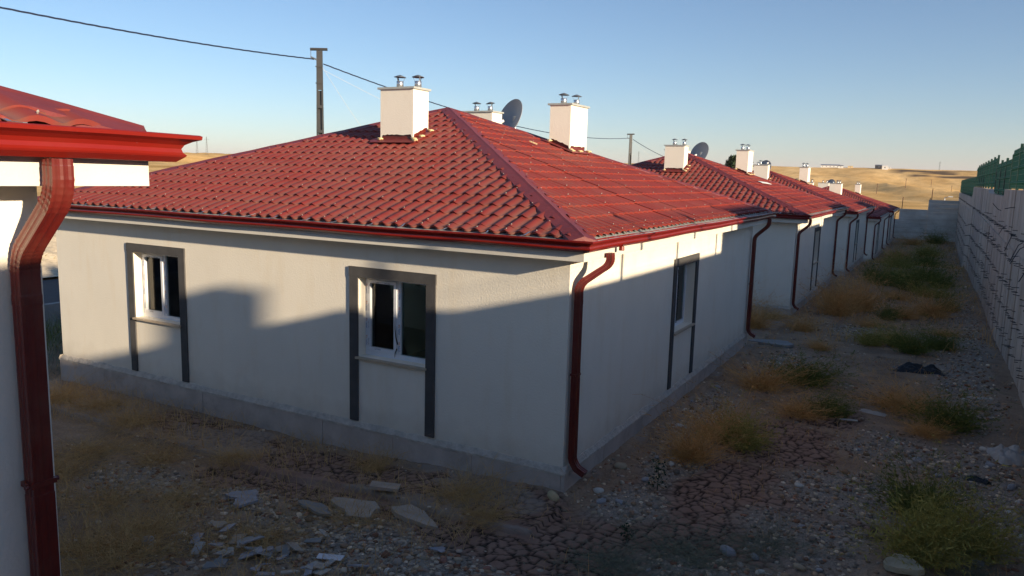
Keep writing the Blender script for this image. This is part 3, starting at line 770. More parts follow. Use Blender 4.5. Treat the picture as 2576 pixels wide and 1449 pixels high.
# strips of torn black seal
tfS = TFS['S'][0]; tfE = TFS['E'][0]
uu = HW-2.52-.02
MB().tube([tfS(uu-.02, -.122, 1.52), tfS(uu-.012, -.11, 1.38), tfS(uu+.012, -.10, 1.26), tfS(uu+.045, -.095, 1.165)], [.002, .005, .008, .010], 5).build("torn_seal_strip", M['black'], wins[1])
MB().tube([tfS(uu+.015, -.12, 1.10), tfS(uu-.01, -.115, 1.04), tfS(uu-.02, -.118, .98)], [.008, .006, .003], 5).build("torn_seal_strip", M['black'], wins[1])
MB().tube([tfE(4.64-.05, -.115, 1.93), tfE(4.60, -.10, 1.6), tfE(4.63, -.11, 1.2), tfE(4.60, -.11, 1.03)], .006, 5).build("torn_seal_strip", M['black'], wins[2])
MB().tube([tfE(4.64-.46, -.115, 1.93), tfE(4.22, -.10, 1.6), tfE(4.19, -.11, 1.25), tfE(4.22, -.11, 1.03)], .006, 5).build("torn_seal_strip", M['black'], wins[2])

# downpipes ----------------------------------------------------------
def rsec(a, c, s=1.0, rib=.003):
    pts = []
    for (x0, y0), (x1, y1) in (((-a, -c), (a, -c)), ((a, -c), (a, c)), ((a, c), (-a, c)), ((-a, c), (-a, -c))):
        for k in range(8):
            t = (k+.5)/8 if 0 else k/8; r_ = -rib if k in (2, 3, 5, 6) else 0
            x = x0+(x1-x0)*t; y = y0+(y1-y0)*t; nx, ny = (0, -1) if (x1-x0) > 0 else ((1, 0) if (y1-y0) > 0 else ((0, 1) if (x1-x0) < 0 else (-1, 0)))
            pts.append(((x+nx*r_)*s, (y+ny*r_)*s))
    return pts
def downpipe(ybase, ytop, name="downpipe", side='E', zb=-.06, a=.040, c=.030, parent=None):
    path = []; scl = []
    def add(p, s=1.0): path.append(p); scl.append(s)
    X0, X1 = .365, .075
    tri = [(X0, 2.625), (X0, 2.47), (X1, 2.20), (X1, 2.0)]
    yy = lambda x: ybase+(ytop-ybase)*(x-X1)/(X0-X1)
    add((X0, yy(X0), 2.625), .97); add((X0, yy(X0), 2.60), .97); add((X0, yy(X0), 2.595), 1.0)
    for (p, q, w_) in ((tri[0], tri[1], tri[2]), (tri[1], tri[2], tri[3])):
        d1 = Vector((q[0]-p[0], q[1]-p[1])).normalized(); d2 = Vector((w_[0]-q[0], w_[1]-q[1])).normalized(); R_ = .085
        A = Vector(q)-d1*R_; B = Vector(q)+d2*R_
        for k in range(13):
            t = k/12; P_ = A*(1-t)**2+Vector(q)*2*t*(1-t)+B*t*t; add((P_.x, yy(P_.x), P_.y), 1.0+(.018 if k % 2 else -.012))
    add((X1, ybase, 2.03), 1.0); add((X1, ybase, 2.02), 1.035); add((X1, ybase, 1.98), 1.035); add((X1, ybase, 1.975), 1.0)
    add((X1, ybase, 1.1), 1.0); add((X1, ybase, 1.095), 1.04); add((X1, ybase, zb+.28), 1.04)
    for k in range(9):
        t = k/8; add((X1+.07*t*t, ybase, zb+.22-.14*t), 1.0+(.025 if k % 2 else 0))
    add((X1+.17, ybase, zb+.03), 1.0)
    b = MB()
    if side == 'W': path = [(-HW-x, HL-y, z) for x, y, z in path]
    secs = [rsec(a, c, s) for s in scl]
    b.sweep(path, secs, (0, 1, 0))
    dp = b.build(name, M['pipe'], parent or H)
    for zc in (1.15,):
        cb = MB(); xx = X1 if side == 'E' else -HW-X1; yy = ybase if side == 'E' else HL-ybase
        cb.box(xx-.045, xx+.042, yy-.058, yy+.058, zc-.012, zc+.012); cb.tube([(xx+.02, yy-.075, zc), (xx+.02, yy+.075, zc)], .012, 8)
        cb.build("pipe_clamp", M['pipe'], dp)
    return dp
DP_near = downpipe(.10, .10, a=.048, c=.036)
DP_far = downpipe(9.595, 9.595, a=.046, c=.036)
downpipe(9.40, 9.40, side='W'); downpipe(.30, .30, side='W')
# foil tips kept for the copies only; the first house has its near pipe pulled off the gutter
tag(H, "white house nearest the camera, red tiled hipped roof, corner downpipe pulled loose from its gutter", "house", "white houses with red hipped roofs in a row")
index_kids()
HY = [0, 15.68, 30.46, 46.74, 61.82]; HZ = [0, -.252, -.574, -1.408, -1.444]
hl = ["second white house in the row, skylight pane lying on its red roof slope", "third white house in the row, red roof against the golden field",
      "fourth white house in the row, standing lower, its side wall in shade", "farthest white house in the row, next to the grey concrete end wall"]
houses = [H]
for i in range(1, 5):
    c = copy_tree(H); c.location = (0, HY[i], HZ[i]); c['label'] = hl[i-1]; houses.append(c)
h0 = copy_tree(H); h0.location = (0, -15.565, .82); h0['label'] = "house cut off at the left edge, bright red gutter and dark downpipe close up"
houses.append(h0)
for o in COL.objects:
    if o.parent == h0 and o.name.split('.')[0] in ('eave_box', 'gutter', 'eave_flashing', 'roof'): o.scale = (1, 1.0075, 1)
# house 1: replace the near pipe by the loosened one
DPN = DP_near
for ch in kids[DPN.name]: bpy.data.objects.remove(ch)
bpy.data.objects.remove(DPN)
dpl = downpipe(.10, .33, a=.048, c=.036); dpl['label'] = "dark red downpipe pulled away from the gutter at its top"
bmx = dpl.data
for v in bmx.vertices:
    if v.co.z > 2.3: v.co.z -= .05*(v.co.z-2.3)/.3; v.co.x -= .02*(v.co.z-2.3)/.3
so_ = MB().lathe([(.030, 0), (.034, -.045), (.030, -.05)], (.37, .62, 2.628), 12).build("gutter_outlet", M['gutter'], gut['E'])
# second house: pale pane on the roof
pz = lambda x, y: roofz(x, y)+.075
pp = MB(); yy0, xx0 = 4.3, -1.9
q = [(xx0, yy0), (xx0-.15, yy0+.05), (xx0-.05, yy0+1.15), (xx0+.12, yy0+1.1)]
pp.slab([(x, y, pz(x, y)) for x, y in q], .01)
o = pp.build("loose_sheet", M['white']); o.location = (0, HY[1], HZ[1]); tag(o, "small white sheet left lying on the second house's red roof", "sheet")
for (x, y) in ((-3.05, 4.7),):
    o = MB().slab([(x, y, pz(x, y)), (x+.14, y+.02, pz(x+.14, y)), (x+.12, y+.09, pz(x+.12, y+.09)), (x-.02, y+.07, pz(x-.02, y+.07))], .015).build("offcut", M['foam'])
    tag(o, "small tan offcut lying on the nearest house's roof right of the hip", "offcut")

# satellite dishes ---------------------------------------------------
def dish():
    D = empty("satellite_dish"); ax = Vector((-.42, -.83, .36)).normalized()
    r = .47; prof = [(r*t, .16*t*t) for t in (0, .2, .4, .6, .8, .95, 1)]+[(r+.008, .165), (r+.004, .15)]+[(r*t, .16*t*t-.008) for t in (.95, .8, .6, .4, .2, .001)]
    MB().lathe(prof, (0, 0, 0), 40, ax).build("reflector", M['dish'], D, smooth=True)
    MB().tube([(0, .05, -1.75), (0, .05, .02)], .022, 10).build("mast", M['zinc'], D)
    b = MB(); b.box(-.05, .05, .01, .09, -.1, .1); b.build("mount_bracket", M['zinc'], D)
    q = ax.to_track_quat('Z', 'Y'); tip = ax*.40+Vector((0, 0, -.22))
    MB().tube([tuple(q @ Vector((0, -r*.9, .12))) if False else tuple(ax*.1+Vector((0, 0, -.40))), tuple(tip)], .011, 8).build("feed_arm", M['zinc'], D)
    MB().tube([tuple(tip-Vector((.03, .05, 0))), tuple(tip+Vector((.03, .05, .05)))], .035, 10).build("receiver_head", M['white'], D, smooth=True)
    return D
d1 = dish(); index_kids(); d1.location = (-5.50, 8.55, 4.70)
tag(d1, "grey satellite dish behind the roof peak of the nearest house", "satellite dish", "satellite dishes on the roofs")
for i, lb_ in ((1, "grey satellite dish behind the roof peak of the second house"), (2, "grey satellite dish behind the chimney of the third house"), (4, "small grey satellite dish between chimneys of the farthest house")):
    c = copy_tree(d1); c.location = (-5.50+(.25 if i == 1 else 0), HY[i]+8.55, HZ[i]+4.70); c['label'] = lb_
a_ = empty("roof_antenna", (-4.75, 8.7, 3.62)); MB().tube([(0, 0, 0), (0, 0, .62)], .012, 8).build("mast", M['zinc'], a_)
MB().box(.0, .09, -.03, .03, .50, .66).build("antenna_box", M['white'], a_); MB().tube([(-.08, 0, .6), (-.02, 0, .6)], .04, 12).build("receiver_head", M['zincdark'], a_)
tag(a_, "small white box antenna on a stub mast right of the nearest house's dish", "antenna")
c = None; index_kids(); c = copy_tree(a_); c.location = (-4.45, HY[1]+8.7, HZ[1]+3.62); c['label'] = "small white box antenna beside the second house's satellite dish"

# ------------------------------------------------------------------ retaining wall
RW = empty("retaining_wall", (5.2, 0, 0)); tag(RW, "tall board-marked concrete retaining wall with rebar stubs along the right side of the yard", "wall")
def wall_lift(y0, y1, z0f, z1f, x_out, name="wall_section", depth=.28, bw=.5):
    b = MB(); ysq = list(np.arange(y0, y1, bw))+[y1]
    for ya, yb in zip(ysq, ysq[1:]):
        if yb-ya < .02: continue
        d = x_out+random.uniform(0, .008)+(.016 if random.random() < .10 else 0)
        z0a, z0b, z1a, z1b = z0f(ya), z0f(yb), z1f(ya), z1f(yb)
        k = len(b.v)
        b.v += [(d, ya, z0a), (depth, ya, z0a), (depth, ya, z1a), (d, ya, z1a), (d, yb, z0b), (depth, yb, z0b), (depth, yb, z1b), (d, yb, z1b)]
        b.f += [(k, k+1, k+2, k+3), (k+4, k+7, k+6, k+5), (k, k+3, k+7, k+4), (k+3, k+2, k+6, k+7), (k+1, k+5, k+6, k+2)]
    return b.build(name, M['conc'], RW, fix=False)
topn = lambda y: 3.16+.10*max(0, (y-20)/25) if y < 45 else 2.78
ledz = lambda y: 1.95+.012*max(0, y-12)
nrub = lambda y: random.uniform(-.006, .006)
wall_lift(-14, -4.75, lambda y: -.8, lambda y: 4.33, 0); wall_lift(-4.75, -2.6, lambda y: -.8, lambda y: 3.75, 0); wall_lift(-2.6, -1.35, lambda y: -.8, lambda y: float(np.interp(y, [-2.6, -2.5, -2.05, -1.5], [3.78, 3.76, 3.52, 3.16])), 0, bw=.11)
wall_lift(-1.35, 13.4, lambda y: -.8, ledz, -.02); wall_lift(-1.35, 19.2, ledz, lambda y: (3.16 if y < 12 else 3.37+nrub(y)*.5), .015)
wall_lift(13.4, 45.6, lambda y: -1.2, ledz, -.03); wall_lift(19.2, 45.6, ledz, lambda y: topn(y)+.15*(y > 28)+nrub(y), .02)
wall_lift(45.6, 79.8, lambda y: -2.4, lambda y: 2.0, -.03); wall_lift(45.6, 84, lambda y: 2.0, lambda y: 2.78+nrub(y), .02)
# rebar stubs
stub = MB().tube([(0, 0, 0), (-.14, 0, .004)], .0075, 5).mesh("rebar_stub", M['rebar'])
stubs = []
for zr in (.12, .70, 1.27, 1.87, 2.33):
    y = 5.0
    while y < 79:
        y += random.choice([.27, .29, .31, .31, .6]) if y < 40 else random.choice([.45, .6, .9])
        gy = gz(4.8, y)
        z = zr+random.uniform(-.03, .03)+(0 if zr > 2 else (gy+.3)*.6)
        if z > gy+.05: stubs.append((y, z))
        if random.random() < .22 and y < 30: stubs.append((y+.03, z+.13+random.uniform(-.02, .04)))
stubs.sort(key=lambda t: t[0] if t[0] > 7.4 else 1e3+t[0])
rest = MB()
for i, (y, z) in enumerate(stubs):
    ln_ = random.uniform(.4, 1.1); ang = random.gauss(0, .10)
    if i < 300:
        o = link("rebar_stub", stub, RW); o.location = (0, y, z); o.scale = (ln_, 1, 1); o.rotation_euler = (0, random.gauss(0, .07), ang)
    else: rest.tube([(0, y, z), (-.14*ln_, y+.014*ang, z+random.gauss(0, .008))], .008, 4)
o = rest.build("rebar_stubs_far", M['rebar'], RW, fix=False); o['kind'] = 'stuff'
for k, (y, z, dy, dz_, ln_) in enumerate([(19.3, 2.75, -.5, .25, .35), (16.5, 2.42, -.9, -.25, .28), (13.6, 2.35, -.7, -.45, .30), (11.6, 2.28, -.55, -.48, .32), (11.2, 2.22, -.5, -.42, .34), (9.2, 2.0, -.35, -.35, .30), (14.6, 2.95, -.2, -.04, .30)]):
    MB().tube([(0, y, z), (-.08, y+dy*.2, z+dz_*.1), (-ln_*.7, y+dy*.8, z+dz_*.8)], .009, 5).build("bent_rebar", M['rebar'], RW)
# concrete rubble / spill lying on wall top is stuff
sp = MB()

# end wall
EWy = 76.0
EW = empty("end_wall", (0, EWy, -1.8)); tag(EW, "stepped grey concrete wall closing the far end of the yard", "wall")
def ewsec(x0, x1, zt):
    zz = list(np.arange(-.5, zt+1.8, .40))+[zt+1.8]
    for za, zb in zip(zz, zz[1:]):
        if zb-za < .04: continue
        MB().box(x0+.004, x1-.004, random.uniform(0, .02), .3, za+.006, zb-.006).build("wall_lift", M['conc2'], EW)
ewsec(-3.2, .22, .10); ewsec(.22, 2.64, 1.11); ewsec(2.64, 5.17, 2.06)
for (x, z0_, z1_, lb_) in ((.4, 1.1, 2.25, "rusty post on the end wall's middle step, left one"), (2.72, 1.12, 2.22, "short rusty post where the end wall steps up"), (2.86, 2.04, 3.13, "tall rusty post standing on the end wall's top step")):
    o = MB().tube([(x, EWy+.12, z0_-.05), (x+.02, EWy+.12, z1_)], .035, 6).build("wire_post", M['rust']); tag(o, lb_, "post", "rusty fence posts on the end wall")
wb = MB()
for k in range(3): wb.tube([(.4, EWy+.12, 1.4+.3*k), (1.6, EWy+.12, 1.36+.3*k), (2.72, EWy+.12, 1.42+.3*k)], .006, 4)
for k in range(3): wb.tube([(2.86, EWy+.12, 2.35+.3*k), (4, EWy+.12, 2.30+.3*k), (5.2, EWy+.12, 2.35+.3*k)], .006, 4)
o = wb.build("barbed_wire", M['rust']); tag(o, "thin wires strung between the rusty posts on the end wall", "wire")

# fence on the retaining wall
FE = empty("mesh_fence", (5.38, 0, 3)); tag(FE, "green welded mesh fence on posts along the top of the retaining wall", "fence")
pm = MB()  # one panel 2.44 x 1.12, wires with two folds
PWd = 2.44
def fold(z): return .035*(max(0, 1-abs(z-.16)/.06)+max(0, 1-abs(z-.56)/.06)+max(0, 1-abs(z-.98)/.06))
for i in range(49):
    y = .02+i*(PWd-.04)/48
    zz = [0, .10, .16, .22, .50, .56, .62, .92, .98, 1.04, 1.12]
    pts = [(-fold(z), y, z) for z in zz]
    for p, q in zip(pts, pts[1:]):
        k = len(pm.v); r = .0026
        pm.v += [(p[0]-r, p[1], p[2]), (p[0]+r*.6, p[1]-r, p[2]), (p[0]+r*.6, p[1]+r, p[2]), (q[0]-r, q[1], q[2]), (q[0]+r*.6, q[1]-r, q[2]), (q[0]+r*.6, q[1]+r, q[2])]
        pm.f += [(k, k+1, k+4, k+3), (k+1, k+2, k+5, k+4), (k+2, k, k+3, k+5)]
for z in (.02, .10, .16, .22, .38, .50, .56, .62, .78, .92, .98, 1.04, 1.10): pm.tube([(-fold(z)-.004, .01, z), (-fold(z)-.004, PWd-.01, z)], .003, 4)
pmesh = pm.mesh("fence_panel", M['green'])
postm = MB().box(-.035, .035, -.03, .03, -.15, 1.24).mesh("fence_post", M['greend'])
k = -1
while True:
    y = .06+2.446*k
    if y > 88: break
    zt = (3.16 if y < -1.8 else 3.14 if y < 12 else 3.37 if y < 19 else 3.14 if y < 26 else 3.40 if y < 45.6 else 2.80)
    b_ = empty("bay", (0, 0, 0)) if False else None
    o = link("fence_post", postm, FE); o.location = (0, y, zt-3)
    o = link("fence_panel", pmesh, FE); o.location = (-.005, y+.003, zt-3+.03)
    if abs(y-17) < 1.3: pass
    k += 1

# ------------------------------------------------------------------ added sheds and box outside the frame, shaped to cast the yard's shade
def shed(x0, x1, y0, y1, z0, z1, lb_):
    E_ = empty("shade_shed", ((x0+x1)/2, (y0+y1)/2, z0)); hx, hy, h = (x1-x0)/2, (y1-y0)/2, z1-z0
    MB().box(-hx, hx, -hy, hy, -.6, h-.12).build("shed_wall", M['eave'], E_)
    MB().box(-hx-.12, hx+.12, -hy-.12, hy+.12, h-.12, h).build("flat_roof", M['kerb'], E_)
    MB().box(-hx-.04, -hx+.02, -.45, .45, -.02, 2.0).build("door", M['steel'], E_)
    MB().box(-hx-.03, -hx+.02, 1.1, 1.8, 1.1, 1.8).build("window", M['zincdark'], E_)
    tag(E_, lb_, "shed")
shed(10.2, 13.5, 3.95, 12.1, 3.2, 5.50, "unseen flat-roofed shed added on the upper terrace to shade the nearest house")
shed(10.2, 13.5, 18.65, 26.6, 3.2, 5.22, "unseen flat-roofed shed added on the upper terrace to shade the second house")
shed(10.2, 13.5, 33.1, 41.0, 3.2, 5.15, "unseen flat-roofed shed added on the upper terrace to shade the third house")
shed(10.2, 14.5, 43.0, 60.5, 2.7, 4.35, "long unseen shed added on the upper terrace to shade the fourth house")
shed(10.2, 14.5, 62.5, 78.0, 2.7, 4.30, "long unseen shed added on the upper terrace to shade the farthest house")
cb = MB().box(7.1, 8.0, -4.2, -3.75, 3.5, 4.98); o = cb.build("shade_box", M['eave']); tag(o, "unseen grey box like a cabinet, added on the upper terrace to shade the house front", "cabinet")  # added unseen box, casts the shadow bump on the nearest house front
cb = MB(); 
# soil berm behind the wall south of the fence step
n = 14
for i in range(n):
    y0 = -2.2-i*.9
    pass

# ------------------------------------------------------------------ poles and wires
def pole(x, y, zt, hgt, lb_, rz=0):
    P = empty("utility_pole", (x, y, zt-hgt), rz)
    for sx in (-1, 1):
        b = MB(); w0, w1 = .15, .085
        k = len(b.v)
        b.v += [(sx*w0-.045, -.07, 0), (sx*w0+.035, -.07, 0), (sx*w0+.035, .07, 0), (sx*w0-.045, .07, 0), (sx*w1-.035, -.05, hgt), (sx*w1+.025, -.05, hgt), (sx*w1+.025, .05, hgt), (sx*w1-.035, .05, hgt)]
        b.f += [(0, 1, 5, 4), (1, 2, 6, 5), (2, 3, 7, 6), (3, 0, 4, 7), (4, 5, 6, 7)]
        b.build("pole_channel", M['steel'], P)
    z = .6
    while z < hgt-.9:
        w = .15+(.085-.15)*z/hgt
        MB().box(-w-.02, w+.02, -.075, -.055, z-.055, z+.055).build("batten_plate", M['steel'], P); z += .95
    MB().box(-.10, .10, -.052, .052, hgt-1.5, hgt-.02).build("web_plate", M['steel'], P)
    MB().box(-.075, .075, .03, .05, .1, hgt-1.52).build("web_plate", M['steel'], P)
    MB().tube([(-.36, -.03, hgt+.03), (.30, .03, hgt+.06)], .055, 8).build("crossarm", M['steel'], P)
    b = MB(); b.tube([(-.33, -.03, hgt), (-.33, -.05, hgt-.25)], .012, 6); b.tube([(-.34, -.05, hgt-.26), (-.1, -.05, hgt-.36)], .03, 6); b.build("cable_clamp", M['zincdark'], P)
    for z in (hgt-.62, hgt-1.25): MB().box(-.16, .10, -.08, -.06, z-.02, z+.02).build("band_clamp", M['steel'], P)
    tag(P, lb_, "utility pole", "steel utility poles along the street")
    return P
P1 = (-18.15, 15.57, 8.0); P2 = (-20.4, 56.5, 7.08); P0 = (-15.8, -22.0, 9.3)
pole(*P1, 9.4, "steel utility pole rising behind the left slope of the nearest house's roof", R(38))
pole(*P2, 8.9, "distant steel utility pole between the nearest roof and the second house", R(38))
def sag(a, b, s, n=28): return [tuple(Vector(a).lerp(Vector(b), i/n)-Vector((0, 0, 4*s*(i/n)*(1-i/n)))) for i in range(n+1)]
def cable(a, b, s, r, lb_, m='cable', tw=True):
    o = MB()
    if tw:
        pts = sag(a, b, s, 260)
        for ph in (0, 2.1, 4.2):
            o.tube([(p[0]+r*.7*math.cos(i*.55+ph), p[1], p[2]+r*.7*math.sin(i*.55+ph)) for i, p in enumerate(pts)], r*.62, 4)
    else: o.tube(sag(a, b, s), r, 5)
    o = o.build("overhead_cable", M[m], None, fix=False); tag(o, lb_, "cable", "overhead cables"); return o
A1 = (P1[0]-.2, P1[1]-.1, P1[2]-.33); A2 = (P2[0]-.2, P2[1]-.1, P2[2]-.3)
cable((-16.2, -15.8, 8.25), A1, .7, .021, "twisted overhead cable running from the left edge to the tall pole")
cable((P1[0]+.2, P1[1], P1[2]-.52), A2, .9, .021, "overhead cable between the tall pole and the distant pole, passing behind chimneys")
cable((P2[0]+.2, P2[1], P2[2]-.4), (-22.6, 97, 5.6), 1.1, .021, "overhead cable from the distant pole down behind the second house")
cable((P1[0]-.05, P1[1], P1[2]-.4), (-14.3, 17.0, 2.2), .25, .006, "thin white service wire dropping steeply from the tall pole", 'rope', False)
cable((P1[0]+.2, P1[1], P1[2]-.75), (-8.5, 24.9, 2.4), .35, .006, "thin white service wire slanting from the tall pole towards the second house", 'rope', False)
cable((P2[0]+.1, P2[1], P2[2]-.5), (-13.5, 61, 1.2), .3, .008, "thin white service wire dropping from the distant pole", 'rope', False)

# ------------------------------------------------------------------ street side seen through the gap on the left
def strip(name, pts_in, pts_out, dzv, m, n=60):
    b = MB()
    for i in range(n):
        y0 = -30+100*i/n; y1 = -30+100*(i+1)/n
        b.poly([(pts_in, y0, gz(pts_in, y0)+dzv), (pts_in, y1, gz(pts_in, y1)+dzv), (pts_out, y1, gz(pts_out, y1)+dzv), (pts_out, y0, gz(pts_out, y0)+dzv)])
    return struct(b.build(name, m))
rb = MB()
for i in range(50):
    y0 = -30+2*i; rb.poly([(-18.2, y0, gz(-18.2, y0)+.03), (-18.2, y0+2, gz(-18.2, y0+2)+.03), (-24.8, y0+2, gz(-18.2, y0+2)+.05), (-24.8, y0, gz(-18.2, y0)+.05)])
struct(rb.build("street_asphalt", M['asphalt']))
gw = empty("garden_wall", (-16.6, 0, 0)); tag(gw, "low grey concrete wall between the left yard and the street", "wall")
for i in range(24):
    y0 = -28+3*i; z = gz(-16.6, y0+1.5)
    MB().box(-.1, .1, y0+.01, y0+2.99, z-.5, z+.62).build("wall_panel", M['kerb'], gw)
bk = []
for i in range(60):
    for j in range(8):
        x = -25-.9*j*.9; y = -30+1.4*i; 
bx_ = np.linspace(-25, -31.8, 40); by_ = np.linspace(-10, 40, 260); BX, BY = np.meshgrid(bx_, by_)
BZ = g0(BX, BY)+.12+.35*fbm(BX*1.2, BY*1.2, 4, 33)*np.sin(np.pi*(BX+31.8)/6.8)
o = link("chalk_bank", np_mesh("chalk_bank", np.stack([BX, BY, BZ], -1).reshape(-1, 3), grid_faces(40, 260), M['bank'])); struct(o)
# field fence
ff = empty("field_fence", (-32.2, 0, 0)); tag(ff, "square wire mesh fence between the street bank and the golden field", "fence")
mb = MB(); zf = lambda y: gz(-31.8, y)-.02
for i in range(0, 261):
    y = -8+.16*i; mb.tube([(0, y, zf(y)), (0, y, zf(y)+1.75)], .006, 3, cap=False)
for j in range(12):
    pts = [(0, -8+2*i, zf(-8+2*i)+.05+.15*j) for i in range(21)]; mb.tube(pts, .006, 3, cap=False)
o = mb.build("wire_mesh", M['rust'], ff, fix=False); o['kind'] = 'stuff'
for i in range(14): 
    y = -8+3*i; MB().box(-.03, .03, y-.03, y+.03, zf(y)-.2, zf(y)+1.9).build("fence_post", M['rust'], ff)

# far things ---------------------------------------------------------
def at(xpx, r, zoff=0):   # ground point at range r in the direction of a photo column
    d = fw+rt*((xpx-1288)/F_PX); a = math.atan2(d.x, d.y); x = CAM.x+r*math.sin(a); y = CAM.y+r*math.cos(a)
    z = float(Fz(np.array([x]), np.array([y]))[0][0]); return Vector((x, y, z+zoff)), a
def far_box(name, xpx, r, wdt, dep, hgt, m, rm, lb_, cat, gable=True, extra=0):
    p, a = at(xpx, r); E_ = empty(name, p, -a)
    MB().box(-wdt/2, wdt/2, -dep/2, dep/2, -2, hgt).build("wall", m, E_)
    b = MB(); w, d = wdt/2+.2, dep/2+.2; rh = hgt+min(dep*.22, 3)
    b.v = [(-w, -d, hgt), (w, -d, hgt), (w, d, hgt), (-w, d, hgt), (-w, 0, rh), (w, 0, rh)]; b.f = [(0, 1, 5, 4), (2, 3, 4, 5), (0, 4, 3), (1, 2, 5), (0, 3, 2, 1)]
    b.build("roof", rm, E_); k = max(1, int(wdt/4))
    for i in range(k):
        x = -wdt/2+(i+.5)*wdt/k; MB().box(x-.5, x+.5, -dep/2-.06, -dep/2, hgt*.35, hgt*.75).build("window", M['zincdark'], E_)
    tag(E_, lb_, cat); return E_
RH = 905
far_box("cabin", 2197, RH, 5.6, 4, 3.6, M['white'], M['white'], "white cabin pair on the field's skyline, right end", "cabin")
far_box("warehouse", 2182, RH+8, 7.5, 5, 3.0, M['steel'], M['zincdark'], "dark grey shed beside the white cabins on the skyline", "shed")
far_box("warehouse", 2062, RH+60, 20, 6, 2.2, M['white'], M['zinc'], "long low white farm shed on the skyline", "shed")
far_box("cabin", 2088, RH+10, 5, 4, 2.2, M['white'], M['zincdark'], "small pale cabin right of the long white shed", "cabin")
far_box("cabin", 2112, RH+10, 5, 3, 1.6, M['foam'], M['foam'], "tiny tan hut between the white cabins on the skyline", "hut")
far_box("cabin", 2208, RH+10, 3, 3, 1.5, M['white'], M['white'], "very small white hut at the right of the cabin pair", "hut")
p, a = at(1776, 175); E_ = empty("flat_building", p, -a+.3); MB().box(-4, 4, -3, 3, -2, 7.55).build("wall", M['white'], E_); MB().box(-4.2, 1.5, -3.2, 3.2, 7.55, 8.0).build("roof_slab", M['white'], E_)
MB().box(1.9, 3.6, -1, 1, 7.55, 8.35).build("roof_box", M['pvc'], E_); MB().tube([(-1, 0, 8), (-1, 0, 9.2)], .08, 6).build("flue_pipe", M['zinc'], E_)
tag(E_, "white flat-topped building peeking over the second house's roof", "building")
# round tree beyond the second house
def tree(xpx, r, zc, rad, lb_):
    p, a = at(xpx, r); T = empty("tree", p); hh = zc-p.z
    MB().tube([(0, 0, -.3), (.1, 0, hh*.4), (0, .1, hh)], [.25, .18, .08], 7).build("trunk", M['rust'], T)
    v = rng.normal(size=(2600, 3)); v /= np.linalg.norm(v, axis=1)[:, None]; rr = rad*(.55+.45*rng.random(2600)**.4)*(.8+.35*fbm(v[:, 0]*2+5, v[:, 1]*2+v[:, 2], 3, 5))
    c = v*rr[:, None]*np.array([1, 1, .8])+np.array([0, 0, hh]); s = rad*.075
    A = rng.normal(size=(2600, 3))*s; B = rng.normal(size=(2600, 3))*s
    Vv_ = np.stack([c-A, c+B, c+A], 1).reshape(-1, 3); me_ = np_mesh("crown", Vv_, np.arange(7800).reshape(-1, 3), M['bark'], False); link("crown", me_, T)
    tag(T, lb_, "tree")
tree(1836, 120, 5.6, 1.9, "round dark tree peeking over the second house's roof")
# field posts
for i, (xpx, r, h) in enumerate([(2078, 560, 6.2), (2182, 560, 6.6), (2252, 600, 6.4), (2315, 760, 6), (2366, 700, 5.6), (2400, 800, 5), (2418, 700, 5.6)]):
    p, a = at(xpx, r); o = MB().tube([(0, 0, -1), (.15, 0, h)], .16, 5).tube([(-.7, 0, h-.4), (.9, 0, h-.4)], .08, 4).build("field_pole", M['rust']); o.location = p; o.rotation_euler[2] = -a
    side = ["leftmost", "second from left", "third from left", "fourth from left", "fifth from left", "sixth from left", "rightmost"][i]
    tag(o, side+" of the thin wooden poles standing in the golden field", "pole", "thin poles in the field")
o = None
L_ = empty("street_lamp", (4.0, 92, -4.5)); MB().tube([(0, 0, 0), (0, 0, 6.6)], [.09, .05], 8).build("lamp_post", M['white'], L_); MB().tube([(0, 0, 6.6), (.45, -.1, 6.72)], .03, 6).build("lamp_arm", M['white'], L_)
MB().box(.35, .8, -.22, .02, 6.68, 6.78).build("lamp_head", M['white'], L_); tag(L_, "white street lamp rising just behind the end wall", "street lamp")
for i, (xpx, r, h, lb_) in enumerate([(507, 600, 11, "thin lattice mast on the left skyline, short one"), (531, 600, 13, "thin lattice mast on the left skyline behind the red gutter"), (1590, 900, 15, "distant lattice pylon left of the second house"), (628, 500, 9, "tiny mast on the skyline right of the first masts"), (2331, 1100, 12, "faint pylon on the skyline left of the green fence")]):
    p, a = at(xpx, r); b = MB(); b.tube([(-.8, 0, -2), (-.1, 0, h)], .13, 4); b.tube([(.8, 0, -2), (.1, 0, h)], .13, 4)
    for k in range(8): z = k*h/8; w = .8-.7*z/h; b.tube([(-w, 0, z), (w-.1, 0, z+h/8)], .07, 3)
    b.tube([(-1.6, 0, h*.86), (1.6, 0, h*.86)], .09, 4)
    o = b.build("lattice_mast", M['steel'], None, fix=False); o.location = p; o.rotation_euler[2] = -a; tag(o, lb_, "mast")
# far tree line on the plain
v = []
for i in range(5200):
    xp = random.uniform(1960, 2460); r = random.uniform(2600, 3100); p, a = at(xp, r)
    n_ = vnoise(np.array([xp*.045]), np.array([1.]), 9)[0]; s = 3+9*n_*random.random(); c = Vector((p.x, p.y, 25.5+random.random()*s*1.0))
    for q in range(3): v.append(tuple(c+Vector((random.gauss(0, 1), random.gauss(0, 1), random.gauss(0, .7)))*s))
me_ = np_mesh("distant_tree_belt", np.array(v), np.arange(len(v)).reshape(-1, 3), M['bark'], False); o = link("distant_tree_belt", me_); tag(o, "thin dark belt of far trees below the mountains", "tree belt", None, 'stuff')

